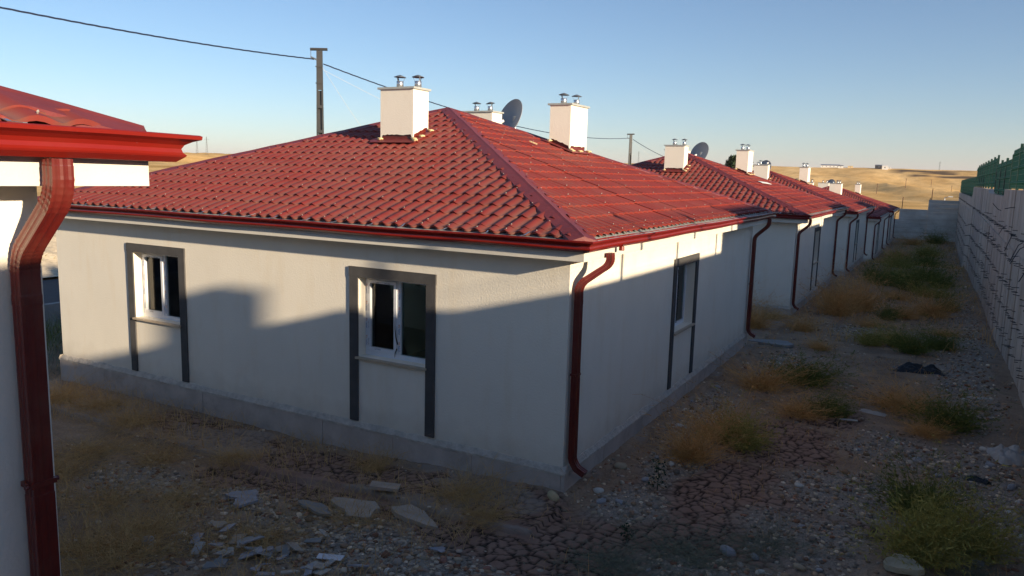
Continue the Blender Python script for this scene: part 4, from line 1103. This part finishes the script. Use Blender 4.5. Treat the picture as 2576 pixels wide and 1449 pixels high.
# ------------------------------------------------------------------ loose stones
ico = bmesh.new(); bmesh.ops.create_icosphere(ico, subdivisions=1, radius=1); IV = np.array([v.co for v in ico.verts]); IF = np.array([[v.index for v in f.verts] for f in ico.faces]); ico.free()
ico = bmesh.new(); bmesh.ops.create_icosphere(ico, subdivisions=2, radius=1); IV2 = np.array([v.co for v in ico.verts]); IF2 = np.array([[v.index for v in f.verts] for f in ico.faces]); ico.free()
PAL = np.array([(.30, .29, .28), (.24, .235, .24), (.36, .33, .29), (.20, .155, .125), (.22, .13, .10), (.44, .41, .36), (.17, .16, .16), (.28, .22, .17), (.52, .50, .47)])
PW = np.array([.2, .18, .12, .16, .10, .05, .1, .07, .02])
def in_house(x, y):
    r_ = np.zeros(x.shape, bool)
    for yy in HY: r_ |= (x < .08) & (x > -9.95) & (y > yy-.08) & (y < yy+HL+.08)
    return r_
def scatter(name, n, x0, x1, y0, y1, smin, smax, dens, lb_, cat, flat=.65):
    x = rng.uniform(x0, x1, n); y = rng.uniform(y0, y1, n); md, gr = zones(x, y)
    clump = fbm(x*2.2, y*2.2, 3, 71)
    keep = (rng.random(n) < np.clip(dens[0]+dens[1]*gr-dens[2]*md, 0, 1)*sstep(.25, .6, clump+.25*gr)) & ~in_house(x, y)
    x, y = x[keep], y[keep]; k = len(x); s = smin+(smax-smin)*rng.random(k)**2.7
    A = rng.normal(size=(k, 3)); A /= np.linalg.norm(A, axis=1)[:, None]
    base = IV[None]*(1+.28*rng.normal(size=(k, len(IV), 1)).clip(-1.5, 1.5)*.6)
    sc = np.stack([np.ones(k), .6+.4*rng.random(k), flat*(.5+.6*rng.random(k))], 1)
    P = base*sc[:, None, :]*s[:, None, None]
    th = rng.random(k)*6.28; c, sn = np.cos(th)[:, None], np.sin(th)[:, None]
    px = P[..., 0]*c-P[..., 1]*sn; py = P[..., 0]*sn+P[..., 1]*c
    pz_ = P[..., 2]+ghv(x, y)[:, None]+s[:, None]*.15
    V = np.stack([px+x[:, None], py+y[:, None], pz_], -1).reshape(-1, 3)
    F = (IF[None]+(np.arange(k)*len(IV))[:, None, None]).reshape(-1, 3)
    me_ = np_mesh(name, V, F, M['stones'], False)
    colr = PAL[rng.choice(len(PAL), k, p=PW/PW.sum())]*np.array([1.75, 1.50, 1.22])*(.55+.65*rng.random((k, 1)))
    ca = me_.attributes.new("tint", 'FLOAT_COLOR', 'POINT'); C4 = np.concatenate([np.repeat(colr, len(IV), 0), np.ones((k*len(IV), 1))], 1)
    ca.data.foreach_set('color', C4.astype(np.float32).ravel())
    o = link(name, me_); tag(o, lb_, cat, None, 'stuff'); return o
scatter("gravel", 60000, -6.5, 5.15, -4.6, 5, .006, .040, (.26, .9, .28), "grey gravel and small stones strewn over the near yard", "gravel")
scatter("gravel", 16000, 0.1, 5.15, 5, 22, .010, .050, (.18, .7, .15), "gravel and stones strewn over the middle of the yard", "gravel")
scatter("gravel", 7000, 0.1, 5.15, 22, 76, .02, .07, (.22, .5, .1), "scattered stones over the far end of the yard", "gravel")
# rubble heaped along foot of retaining wall
scatter("gravel", 5200, -5.0, 5.1, -4.2, 11, .022, .058, (.10, .75, .12), "larger cobbles mixed in the gravel of the near yard", "gravel", .7)
scatter("rubble", 5200, -3.6, 1.6, -3.9, -1.7, .016, .055, (.35, .6, .3), "flat grey rubble and chips strewn before the shard heap", "rubble", .28)
# individually visible rocks
rk_meshes = []
for i in range(6):
    q = IV2*(1+.0*IV2)
    nse = fbm(IV2[:, 0]*1.6+i*7+3, IV2[:, 1]*1.6+IV2[:, 2]*1.3, 3, 200+i)
    V = IV2*(0.7+.65*nse)[:, None]*np.array([1, .8, .6])
    me_ = np_mesh("rock", V, IF2, M['stones'], True)
    rk_meshes.append(V)
rock_cols = {'pale': (.46, .44, .40), 'grey': (.27, .27, .28), 'tan': (.33, .27, .19), 'red': (.24, .13, .10), 'yellow': (.40, .33, .20)}
RMESH = {}
for i, V in enumerate(rk_meshes):
    for cn, cc in rock_cols.items():
        me_ = np_mesh("rock", V, IF2, M['stones'], True); ca = me_.attributes.new("tint", 'FLOAT_COLOR', 'POINT')
        nn = (1.05+.5*fbm(V[:, 0]*4+9, V[:, 1]*4+V[:, 2]*3, 3, i+300))[:, None]; C4 = np.concatenate([np.array([cc])*nn, np.ones((len(V), 1))], 1); ca.data.foreach_set('color', C4.astype(np.float32).ravel())
        RMESH[(i, cn)] = me_
def rock(x, y, s, cn, lb_, grp=None):
    o = link("rock", RMESH[(random.randrange(6), cn)]); o.location = (x, y, gh(x, y)+s*.22); o.scale = (s, s*random.uniform(.75, 1), s*random.uniform(.7, 1)); o.rotation_euler = (random.uniform(-.3, .3), random.uniform(-.3, .3), random.uniform(0, 6))
    tag(o, lb_, "rock", grp); return o
rock(.02, -.27, .085, 'yellow', "yellowish rock at the foot of the nearest house's corner")
rock(-3.92, -2.38, .075, 'tan', "rounded tan rock beside the pale straw weeds")
rock(.30, 1.14, .085, 'tan', "flat tan rock beside the side wall's foot, right of the corner downpipe")
rock(2.05, -.41, .09, 'grey', "rounded grey rock at the bottom edge between two cracked mud patches")
rock(2.39, 1.81, .06, 'pale', "pale rock on the gravel patch beside the cracked mud")
rock(3.08, 2.18, .07, 'tan', "tan rock at the right side of the gravel patch")
rock(-2.9, -3.35, .10, 'grey', "large grey rock in the bottom straw weeds")
spots = [(.42, 3.3, 'pale', "pale rock by the wall foot below the side window"), (.55, 4.6, 'tan', "tan rock by the wall foot behind the dry bush"), (.35, 5.9, 'grey', "grey rock by the wall foot beyond the side window"), (.5, 7.6, 'red', "reddish rock near the far end of the nearest house"), (.7, .95, 'grey', "grey stone beside the dark leafy plant"), (.35, .3, 'pale', "pale stone under the loose downpipe's outlet"), (3.9, 3.2, 'grey', "grey rock between the big green bush and the orange bush"), (4.5, 1.6, 'tan', "tan rock right of the big green bush"), (4.7, 3.2, 'grey', "grey rock by the white torn bag")]
for x, y, cn, lb_ in spots: rock(x, y, random.uniform(.055, .085), cn, lb_)
for i in range(90):
    for _ in range(20):
        x = random.uniform(-4.5, 5.0); y = random.uniform(-3.6, 9); md, gr = zones(np.array([x]), np.array([y]))
        if gr[0] > .5 and not in_house(np.array([x]), np.array([y]))[0]: break
    cn_ = random.choice(['grey', 'grey', 'pale', 'tan', 'red'])
    rock(x, y, random.uniform(.028, .065), cn_, "small "+cn_+" rock among the gravel of the yard", "small rocks lying in the gravel")

# flat debris -------------------------------------------------------
def debris(name, x, y, w, d, th, m, lb_, cat, rz=0, tilt=(0, 0), ragged=0., dz_=.02, n=4, grp=None):
    pts = []
    if n == 4: base = [(-w/2, -d/2), (w/2, -d/2), (w/2, d/2), (-w/2, d/2)]
    else:
        n = n*2 if n < 9 else n+6; ph = random.uniform(0, 6)
        base = [((1+.22*math.sin(3*q+ph)+.12*math.sin(5*q+2*ph))*w/2*math.cos(q), (1+.22*math.sin(3*q+ph)+.12*math.sin(7*q+ph))*d/2*math.sin(q)) for q in (2*math.pi*i/n for i in range(n))]; ragged = min(ragged, .10)
    for a, b in base: pts.append((a*(1+random.uniform(-ragged, ragged)), b*(1+random.uniform(-ragged, ragged)), th/2))
    o = MB().slab(pts, th).build(name, m); o.location = (x, y, gh(x, y)+dz_+th/2); o.rotation_euler = (tilt[0], tilt[1], rz); tag(o, lb_, cat, grp); return o
debris("paving_slab", -1.74, -1.12, .34, .19, .035, M['tan'], "clean rectangular grey tile lying tilted on the mud before the house front", "tile", R(28), (R(-4), R(5)), .02, .045)
debris("broken_slab", -1.75, -1.62, .62, .34, .05, M['tan'], "broken concrete slab under the rectangular tile, left piece", "slab", R(-8), (R(3), 0), .25, .0, 7)
debris("broken_slab", -1.05, -1.50, .62, .26, .05, M['tan'], "broken concrete slab under the rectangular tile, right piece", "slab", R(-14), (R(-2), R(2)), .25, .0, 6)
debris("mortar_patch", -3.10, -1.98, .36, .26, .03, M['tile'], "grey splash of hardened mortar on the ground left of the broken slabs", "mortar", R(10), (0, 0), .35, .03, 11)
debris("mortar_patch", -2.95, -2.12, .26, .20, .03, M['tile'], "smaller grey splash of mortar just below the larger one", "mortar", R(60), (0, 0), .35, .03, 9)
debris("mortar_patch", -2.1, -1.88, .5, .16, .03, M['kerb'], "thin grey mortar strip along the broken slabs' lower edge", "mortar", R(-10), (0, 0), .3, .03, 9)
debris("stone_slab", 3.60, .10, .34, .26, .06, M['marble'], "pale cream stone slab at the bottom right under the green bush", "slab", R(-20), (R(8), R(-5)), .15, .04, 6)
debris("concrete_pad", .50, 10.45, .95, .55, .06, M['kerb'], "pale concrete pad on the ground past the nearest house's far corner", "slab", R(5), (0, 0), .1, .02, 6)
debris("wood_stick", -2.38, -2.2, .19, .018, .012, M['sill'], "short pale wooden stick on the gravel", "stick", R(-30), (0, 0), 0, .03)
for i in range(46):
    x = random.gauss(-1.75, .42); y = -3.05+random.gauss(0, .22)+.10*(x+1.75); 
    if y < -3.7: y = -3.5
    m = random.choice([M['tile'], M['tile'], M['sill'], M['paper'], M['kerb'], M['tan']])
    cn_ = {M['tile'].name: "blue-grey tile", M['sill'].name: "beige marble", M['paper'].name: "whitish plastic", M['kerb'].name: "grey concrete", M['tan'].name: "brownish slab"}[m.name]
    debris("tile_shard", x, y, random.uniform(.07, .22), random.uniform(.05, .12), .010, m, "broken "+cn_+" shard in the heap at the bottom edge", "shard", random.uniform(0, 3), (random.gauss(0, .22), random.gauss(0, .22)), .3, .035+random.random()*.03, random.choice([4, 4, 5]), "broken tile shards in the heap")
debris("metal_offcut", -1.13, -2.72, .26, .075, .006, M['zinc'], "shiny bent metal offcut on the gravel at the bottom edge", "offcut", R(14), (R(12), R(-4)), .12, .05)
debris("metal_offcut", -1.55, -2.35, .16, .05, .006, M['paper'], "pale curled strip on the gravel above the shard heap", "strip", R(-20), (R(-15), R(8)), .2, .05)
debris("tile_shard", -.35, -2.05, .15, .08, .01, M['tile'], "single blue-grey tile shard lying on the pebbles right of the metal offcut", "shard", R(30), (R(8), R(5)), .3, .04, 5)
# crumpled bags
def crumple(name, x, y, w, d, h, m, lb_, cat, rz=0):
    n = 26; gx_, gy_ = np.meshgrid(np.linspace(-1, 1, n), np.linspace(-1, 1, n)); ed = np.clip(1-np.maximum(abs(gx_), abs(gy_))**3, 0, 1)
    z = h*ed*(.35+.9*np.abs(fbm(gx_*2.2+x*7, gy_*2.2+y*5, 3, 400)-.5)*2)+.02*rng.random(gx_.shape)*h*8*ed
    px = gx_*w/2*(1+.25*(fbm(gx_*1.5+3, gy_*1.5+x, 2, 5)-.5)); py = gy_*d/2*(1+.5*(fbm(gx_*1.9+y, gy_*1.5, 2, 6)-.5))
    o = link(name, np_mesh(name, np.stack([px, py, z-.02], -1).reshape(-1, 3), grid_faces(n, n), m, False)); o.location = (x, y, gh(x, y)+.02); o.rotation_euler[2] = rz; tag(o, lb_, cat)
crumple("black_sheeting", 3.52, 9.6, .95, .40, .16, M['black'], "crumpled black plastic sheeting in the middle of the yard", "plastic sheet", R(10))
crumple("torn_bag", 4.80, 4.55, .55, .60, .16, M['paper'], "torn whitish bag by the foot of the retaining wall at the right edge", "bag", R(20))
crumple("torn_bag", 2.94, 5.8, .42, .16, .05, M['paper'], "flat white plastic bag between the dry bushes", "bag", R(-15))
crumple("torn_bag", 4.55, 7.9, .40, .14, .05, M['paper'], "pale torn sack lying near the retaining wall's foot", "sack", R(5))
crumple("black_sheeting", 4.35, 3.3, .32, .14, .07, M['black'], "small black rag on the stones right of the big green bush", "rag", R(-10))
debris("board_offcut", 2.65, 5.0, .26, .06, .01, M['paper'], "thin white board offcut below the flat bag", "board", R(15), (0, 0), .05, .03)

# ------------------------------------------------------------------ weeds
def bush_mesh(name, m, n=520, spread=1., height=.8, wdt=.0035, twigs=3, curl=.3, seed=0, droop=.3, leaf=False):
    rg = np.random.default_rng(seed); V = []; Fc = []
    def rib(P, w0):
        k0 = len(V); side = rg.normal(size=3); side /= np.linalg.norm(side)
        for i, p in enumerate(P):
            w = w0*(1-.75*i/(len(P)-1)); V.append(p-side*w); V.append(p+side*w)
        for i in range(len(P)-1): Fc.append((k0+2*i, k0+2*i+1, k0+2*i+3, k0+2*i+2))
    for _ in range(n):
        a = rg.uniform(0, 2*np.pi); el = np.arccos(rg.uniform(.02, 1.0)); L_ = (.30+.55*rg.random()+.35*rg.random()**4)*(1+.35*np.sin(a*2+seed)+.2*np.sin(a*5+seed*2))
        d = np.array([np.cos(a)*np.sin(el)*spread, np.sin(a)*np.sin(el)*spread, np.cos(el)*height+.10]); b = rg.normal(size=3)*np.array([.17, .17, .0])*spread
        p = b.copy(); P = [p.copy()]; dirv = d*.25*L_+np.array([0, 0, .06*L_]); c = rg.normal(size=3)*curl*.10
        for s in range(4): dirv = dirv+c*.5*L_; dirv[2] -= droop*.035*L_*(s); p = p+dirv; P.append(p.copy())
        rib(P, wdt)
        for t in range(twigs):
            i = rg.integers(1, 5); q = P[i]; dd = rg.normal(size=3)*.10*L_+dirv*.35; dd[2] = abs(dd[2])*.7
            rib([q, q+dd*.6, q+dd+rg.normal(size=3)*.03], wdt*.8)
            if leaf: rib([q+dd*.6, q+dd*.6+rg.normal(size=3)*.035], wdt*2.2)
    return np_mesh(name, np.array(V), np.array(Fc), m, False)
BM = {'dry': [bush_mesh("dry_bush", M['dry'], 480, 1, .85, .0050, 5, .35, s) for s in (1, 2, 3)],
      'straw': [bush_mesh("straw_weed", M['straw'], 420, 1.25, .5, .0032, 3, .6, s, .8) for s in (4, 5, 6)],
      'green': [bush_mesh("green_bush", M['grn'], 520, 1, .8, .0055, 6, .35, s, .3, True) for s in (7, 8)],
      'olive': [bush_mesh("olive_bush", M['oliv'], 560, 1, .85, .0055, 6, .3, s, .3, True) for s in (9, 10)],
      'grey': [bush_mesh("grey_weed", M['gry'], 420, 1.2, .35, .0035, 4, .6, s, .6, True) for s in (11, 12)],
      'stalk': [bush_mesh("dry_stalk", M['rust'], 7, .35, 1.2, .004, 8, .3, s, .1) for s in (13, 14)]}
NM = {'dry': 'dry_bush', 'straw': 'straw_weed', 'green': 'green_bush', 'olive': 'green_bush', 'grey': 'low_weed', 'stalk': 'dry_stalk'}
def bush(kind, x, y, w, h, lb_):
    o = link(NM[kind], random.choice(BM[kind])); o.location = (x, y, gh(x, y)-.01); w *= 1.32 if y < 9 else .95; h *= 1.15; o.scale = (w/1.9, w/1.9, h/.9); o.rotation_euler[2] = random.uniform(0, 6.28)
    tag(o, lb_, {'dry': 'bush', 'straw': 'weeds', 'green': 'bush', 'olive': 'bush', 'grey': 'weeds', 'stalk': 'stalk'}[kind]); return o
bush('dry', .98, 2.0, 1.0, .55, "orange dry bush nearest the side wall, front lobe over cracked mud")
bush('dry', 1.12, 3.1, 1.15, .60, "orange dry bush just behind the front lobe beside the wall")
bush('olive', 1.45, 2.95, .75, .45, "yellow-green tuft at the right of the orange dry bush")
bush('dry', 1.05, 6.3, 1.25, .50, "dry brown bush near the far corner of the nearest house")
bush('green', 1.72, 7.1, 1.15, .48, "dark green bush beside the brown one near the nearest house's far corner")
bush('dry', 1.95, 4.95, 1.1, .38, "sparse dry bush in front of the dark green bush")
bush('green', 2.35, 5.3, .75, .34, "small green bush above the flat white bag")
bush('dry', 3.35, 6.3, 1.4, .50, "wide orange dry bush below the black plastic sheeting")
bush('green', 4.02, 5.6, 1.05, .48, "green bush right of the wide orange bush under the sheeting")
bush('dry', 3.75, 5.0, .8, .3, "small dry tuft at the foot of the green bush near the right wall")
bush('olive', 3.80, .55, 1.05, .55, "big yellow-green bush at the bottom right, front")
bush('olive', 4.18, .95, .85, .5, "yellow-green bush at the bottom right, right lobe")
bush('green', 3.72, 1.75, .85, .50, "darker green bush behind the big yellow-green one")
bush('grey', 4.2, .3, .6, .25, "greyish dry weeds in front of the big yellow-green bush")
bush('grey', 1.75, -.75, 1.3, .22, "low grey-green weeds spreading over the gravel at the bottom centre")
bush('grey', 2.35, -.1, .9, .2, "low grey-green weeds right of the spreading patch")
bush('grey', 1.15, -1.35, .9, .2, "low grey-green weeds at the bottom edge left of the rock")
for (x, y, w, h, lb_) in [(-2.75, -3.6, 1.25, .45, "tall straw-coloured weeds at the bottom left corner"), (-3.3, -3.1, 1.0, .40, "straw-coloured weeds behind the bottom left clump"), (-3.7, -2.4, .9, .35, "straw weeds beside the dark red downpipe, middle height"), (-5.9, -1.95, 1.2, .42, "straw weeds halfway along the left, right of the big downpipe"), (-5.0, -1.7, 1.0, .35, "straw weeds before the paving edge left of the front window"),
                        (-8.5, -.9, 1.1, .55, "straw weeds at the left end of the house front"), (-7.6, -.75, 1.0, .40, "straw weeds along the plinth at the house's left end"), (-6.6, -.95, 1.1, .40, "straw weeds on the paving edge below the left window"), (-4.2, -1.2, .8, .3, "sparse straw weeds below the left window's right post"), (-.85, -.8, .9, .45, "thin tall dry weeds on the cracked mud right of the front window"),
                        (-.35, -1.2, .7, .35, "thin dry weeds near the corner of the nearest house"), (-1.6, -1.9, .8, .25, "sparse dry weeds over the broken slabs"), (-2.0, -2.75, .8, .3, "sparse straw weeds above the shard heap"), (-5.6, -2.7, 1.1, .4, "straw weeds close beside the big dark downpipe, lower part"), (-2.35, -.55, .5, .45, "thin dry weed against the plinth under the front window"),
                        (-3.2, -3.75, 1.0, .45, "straw weeds right at the bottom edge by the downpipe foot"), (-4.3, -2.9, 1.0, .38, "straw weeds left of the grey mortar splash")]:
    bush('straw', x, y, w, h, lb_)
AL = [('dry', -.35, 12.4, 1.6, .6, "brown dry weeds in the gap between the first two houses, front"), ('dry', -1.2, 13.6, 1.8, .7, "dry weeds before the second house's front wall"), ('straw', -.3, 14.6, 1.5, .6, "pale weeds at the second house's corner"), ('dry', .7, 13.3, 1.4, .5, "dry brown weeds past the concrete pad"),
      ('dry', 1.15, 17.2, 2.2, 1.0, "large orange dry bush beside the second house's side wall"), ('dry', 1.75, 18.6, 2.0, 1.05, "large orange dry bush, right lobe beside the second house"), ('dry', .85, 19.6, 1.6, .7, "orange dry bush behind the large one at the second house"), ('dry', 3.7, 18.9, 2.0, .75, "orange dry bush near the retaining wall opposite the second house"), ('dry', 3.0, 17.9, 1.5, .55, "orange dry bush in mid yard opposite the second house"),
      ('green', 2.55, 17.2, .9, .42, "small dark green bush left of the mid-yard orange bush"), ('green', 4.1, 20.4, 1.2, .5, "dark green bush behind the orange bush by the retaining wall"), ('dry', 2.9, 13.2, 1.5, .4, "brown dry weeds behind the black sheeting"), ('green', 3.35, 11.6, 1.1, .5, "green bush just behind the black sheeting"), ('green', 3.9, 12.8, 1.2, .45, "green bush right of the one behind the black sheeting"),
      ('olive', 2.45, 12.1, 1.0, .38, "yellow-green bush in mid yard left of the green bushes"), ('olive', 3.0, 12.3, .9, .4, "second yellow-green bush in mid yard"), ('stalk', 2.1, 12.0, .5, .9, "dark dry stalk standing in mid yard"), ('stalk', 3.45, 10.7, .5, .8, "dark dry stalk beside the green bush behind the sheeting"), ('stalk', 1.9, 9.6, .5, .6, "short dark stalk near the far corner of the nearest house"),
      ('green', 1.9, 26.5, 1.8, .6, "dark green bush opposite the gap after the second house"), ('green', 2.9, 25.2, 2.0, .7, "broad green bush in mid yard after the second house"), ('olive', 3.6, 23.8, 1.8, .5, "low yellow-green bush near the retaining wall after the second house"), ('green', 3.9, 27.6, 1.5, .7, "dark green bush near the retaining wall after the second house"), ('olive', 2.2, 30.4, 2.0, .7, "yellow-green bush opposite the third house's near corner"),
      ('green', 3.3, 31.5, 2.0, .8, "green bush opposite the third house by the retaining wall"), ('green', 1.3, 28.8, 1.0, .7, "dark upright green bush near the third house's corner"), ('olive', 2.0, 38.0, 2.4, .7, "yellow-green weeds beside the third house"), ('green', 3.2, 42.0, 2.4, .8, "green weeds beyond the third house"), ('stalk', 2.6, 44.0, .8, 1.8, "tall dark stalk far down the yard"), ('dry', 1.4, 52.0, 2.6, .8, "dry weeds beside the fourth house"), ('olive', 3.1, 56, 2.6, .8, "yellow-green weeds opposite the fourth house"),
      ('green', 3.5, 71, 2.6, 1.0, "dark green bush before the end wall"), ('dry', 1.8, 68, 3, .8, "dry weeds near the farthest house"), ('stalk', -1.0, 29.6, 1.2, 1.3, "dry twiggy weeds in the gap before the third house"), ('dry', 1.0, 47.2, 2, .6, "dry weeds at the fourth house's near corner"), ('dry', 2.6, 22.2, 1.6, .35, "low dry weeds in mid yard opposite the second house's far end"), ('dry', 2.2, 15.6, 1.4, .3, "low brown weeds in mid yard before the big orange bushes"), ('dry', 1.5, 10.6, 1.0, .3, "low brown weeds left of the black sheeting"), ('dry', 4.0, 15.2, 1.2, .25, "low brown weeds by the retaining wall's foot")]
for a in AL: bush(*a)
# leafy plants
def leafy(x, y, h, w, lb_, n=150):
    T = empty("leafy_plant", (x, y, gh(x, y))); MB().tube([(0, 0, 0), (.01, 0, h*.5), (-.01, .01, h)], [.006, .004, .002], 5).build("stem", M['bark'], T)
    V = []; Fc = []
    for i in range(n):
        z = random.uniform(.12, 1)*h; r_ = w*.5*(1.1-.5*z/h)*random.random()**.5; a = random.uniform(0, 6.28); c = Vector((r_*math.cos(a), r_*math.sin(a), z)); u = Vector((random.gauss(0, 1), random.gauss(0, 1), random.gauss(0, .5))).normalized()*.022; v = u.cross(Vector((random.gauss(0, 1), random.gauss(0, 1), random.gauss(0, 1))).normalized())*.6
        k = len(V); V += [c-u, c+v, c+u, c-v]; Fc.append((k, k+1, k+2, k+3))
    link("leaves", np_mesh("leaves", np.array(V), np.array(Fc), M['leaf'], False), T); tag(T, lb_, "plant")
leafy(.93, .72, .40, .26, "small dark leafy plant on the stones right of the loose downpipe")
leafy(1.07, -.70, .18, .14, "tiny dark leafy plant at the bottom centre", 60)
leafy(1.35, 29.3, .9, .7, "dark leafy plant beside the third house's corner", 220)
# scattered thin weeds everywhere: nobody could count them
def weeds(name, n, x0, x1, y0, y1, hmin, hmax, m, lb_, seed, w=.0022, thr=.5):
    rg = np.random.default_rng(seed); x = rg.uniform(x0, x1, n); y = rg.uniform(y0, y1, n); md, gr = zones(x, y)
    k = (fbm(x*1.1, y*1.1, 3, seed) > thr) & ~in_house(x, y) & (rg.random(n) > .7*gr+.3*md); x, y = x[k], y[k]; n = len(x); z = ghv(x, y)
    h = hmin+(hmax-hmin)*rg.random(n)**2; a = rg.uniform(0, 6.28, n); l = h*rg.uniform(.3, 2.0, n); V = []; 
    b = np.stack([x, y, z-.01], 1); m1 = b+np.stack([np.cos(a)*l*.35, np.sin(a)*l*.35, h*.6], 1); t = b+np.stack([np.cos(a)*l, np.sin(a)*l, h], 1)
    s = np.stack([-np.sin(a), np.cos(a), 0*a], 1)*w
    V = np.stack([b-s, b+s, m1-s, m1+s, t], 1).reshape(-1, 3); i = np.arange(n)*5
    me_ = bpy.data.meshes.new(name); F = [*zip(i, i+1, i+3, i+2), *zip(i+2, i+3, i+4)]
    me_.from_pydata(V.tolist(), [], [tuple(int(q) for q in f) for f in F]); me_.materials.append(m); me_.update(); o = link(name, me_); tag(o, lb_, "weeds", None, 'stuff')
weeds("dry_grass", 15000, -9.5, -.2, -4.3, -.1, .04, .30, M['straw'], "thin straw stems scattered before the house front", 501, .0024, .42)
weeds("dry_grass", 9000, .1, 5.1, -3, 12, .03, .16, M['dry'], "thin brown stems scattered over the near yard", 502, .0022, .52)
weeds("dry_grass", 12000, .1, 5.1, 12, 75, .08, .4, M['dry'], "dry stems scattered down the length of the yard", 503, .006, .45)
weeds("green_ground_cover", 3500, .8, 5.0, 20, 75, .06, .35, M['grn'], "low green weeds along the far yard", 504, .008, .55)
weeds("dry_grass", 12000, -16, -10.3, -4, 12, .1, .55, M['gry'], "grey dry grass in the yard left of the nearest house", 505, .005, .35)
weeds("green_ground_cover", 7000, -16.3, -12, -2, 12, .1, .5, M['grn'], "green weeds before the low street wall on the left", 506, .006, .4)
weeds("dry_grass", 3000, -31, -25.3, -2, 20, .1, .5, M['oliv'], "weeds on the chalk bank beyond the street", 507, .01, .5)

# ------------------------------------------------------------------ haze: the evening air over the plain
hz = MB().box(-13400, 13400, -13400, 13400, -60, 260)
vm = bpy.data.materials.new("evening_air"); vm.use_nodes = True; vn = vm.node_tree.nodes; vn.clear()
vo = vn.new("ShaderNodeOutputMaterial"); pv = vn.new("ShaderNodeVolumePrincipled")
pv.inputs["Color"].default_value = (.93, .84, .92, 1); pv.inputs["Density"].default_value = 7.5e-5; pv.inputs["Anisotropy"].default_value = 0.0
vm.node_tree.links.new(pv.outputs[0], vo.inputs["Volume"])
o = hz.build("haze", vm); o['kind'] = 'stuff'; o['label'] = "pale evening haze over the plain"; o['category'] = "haze"
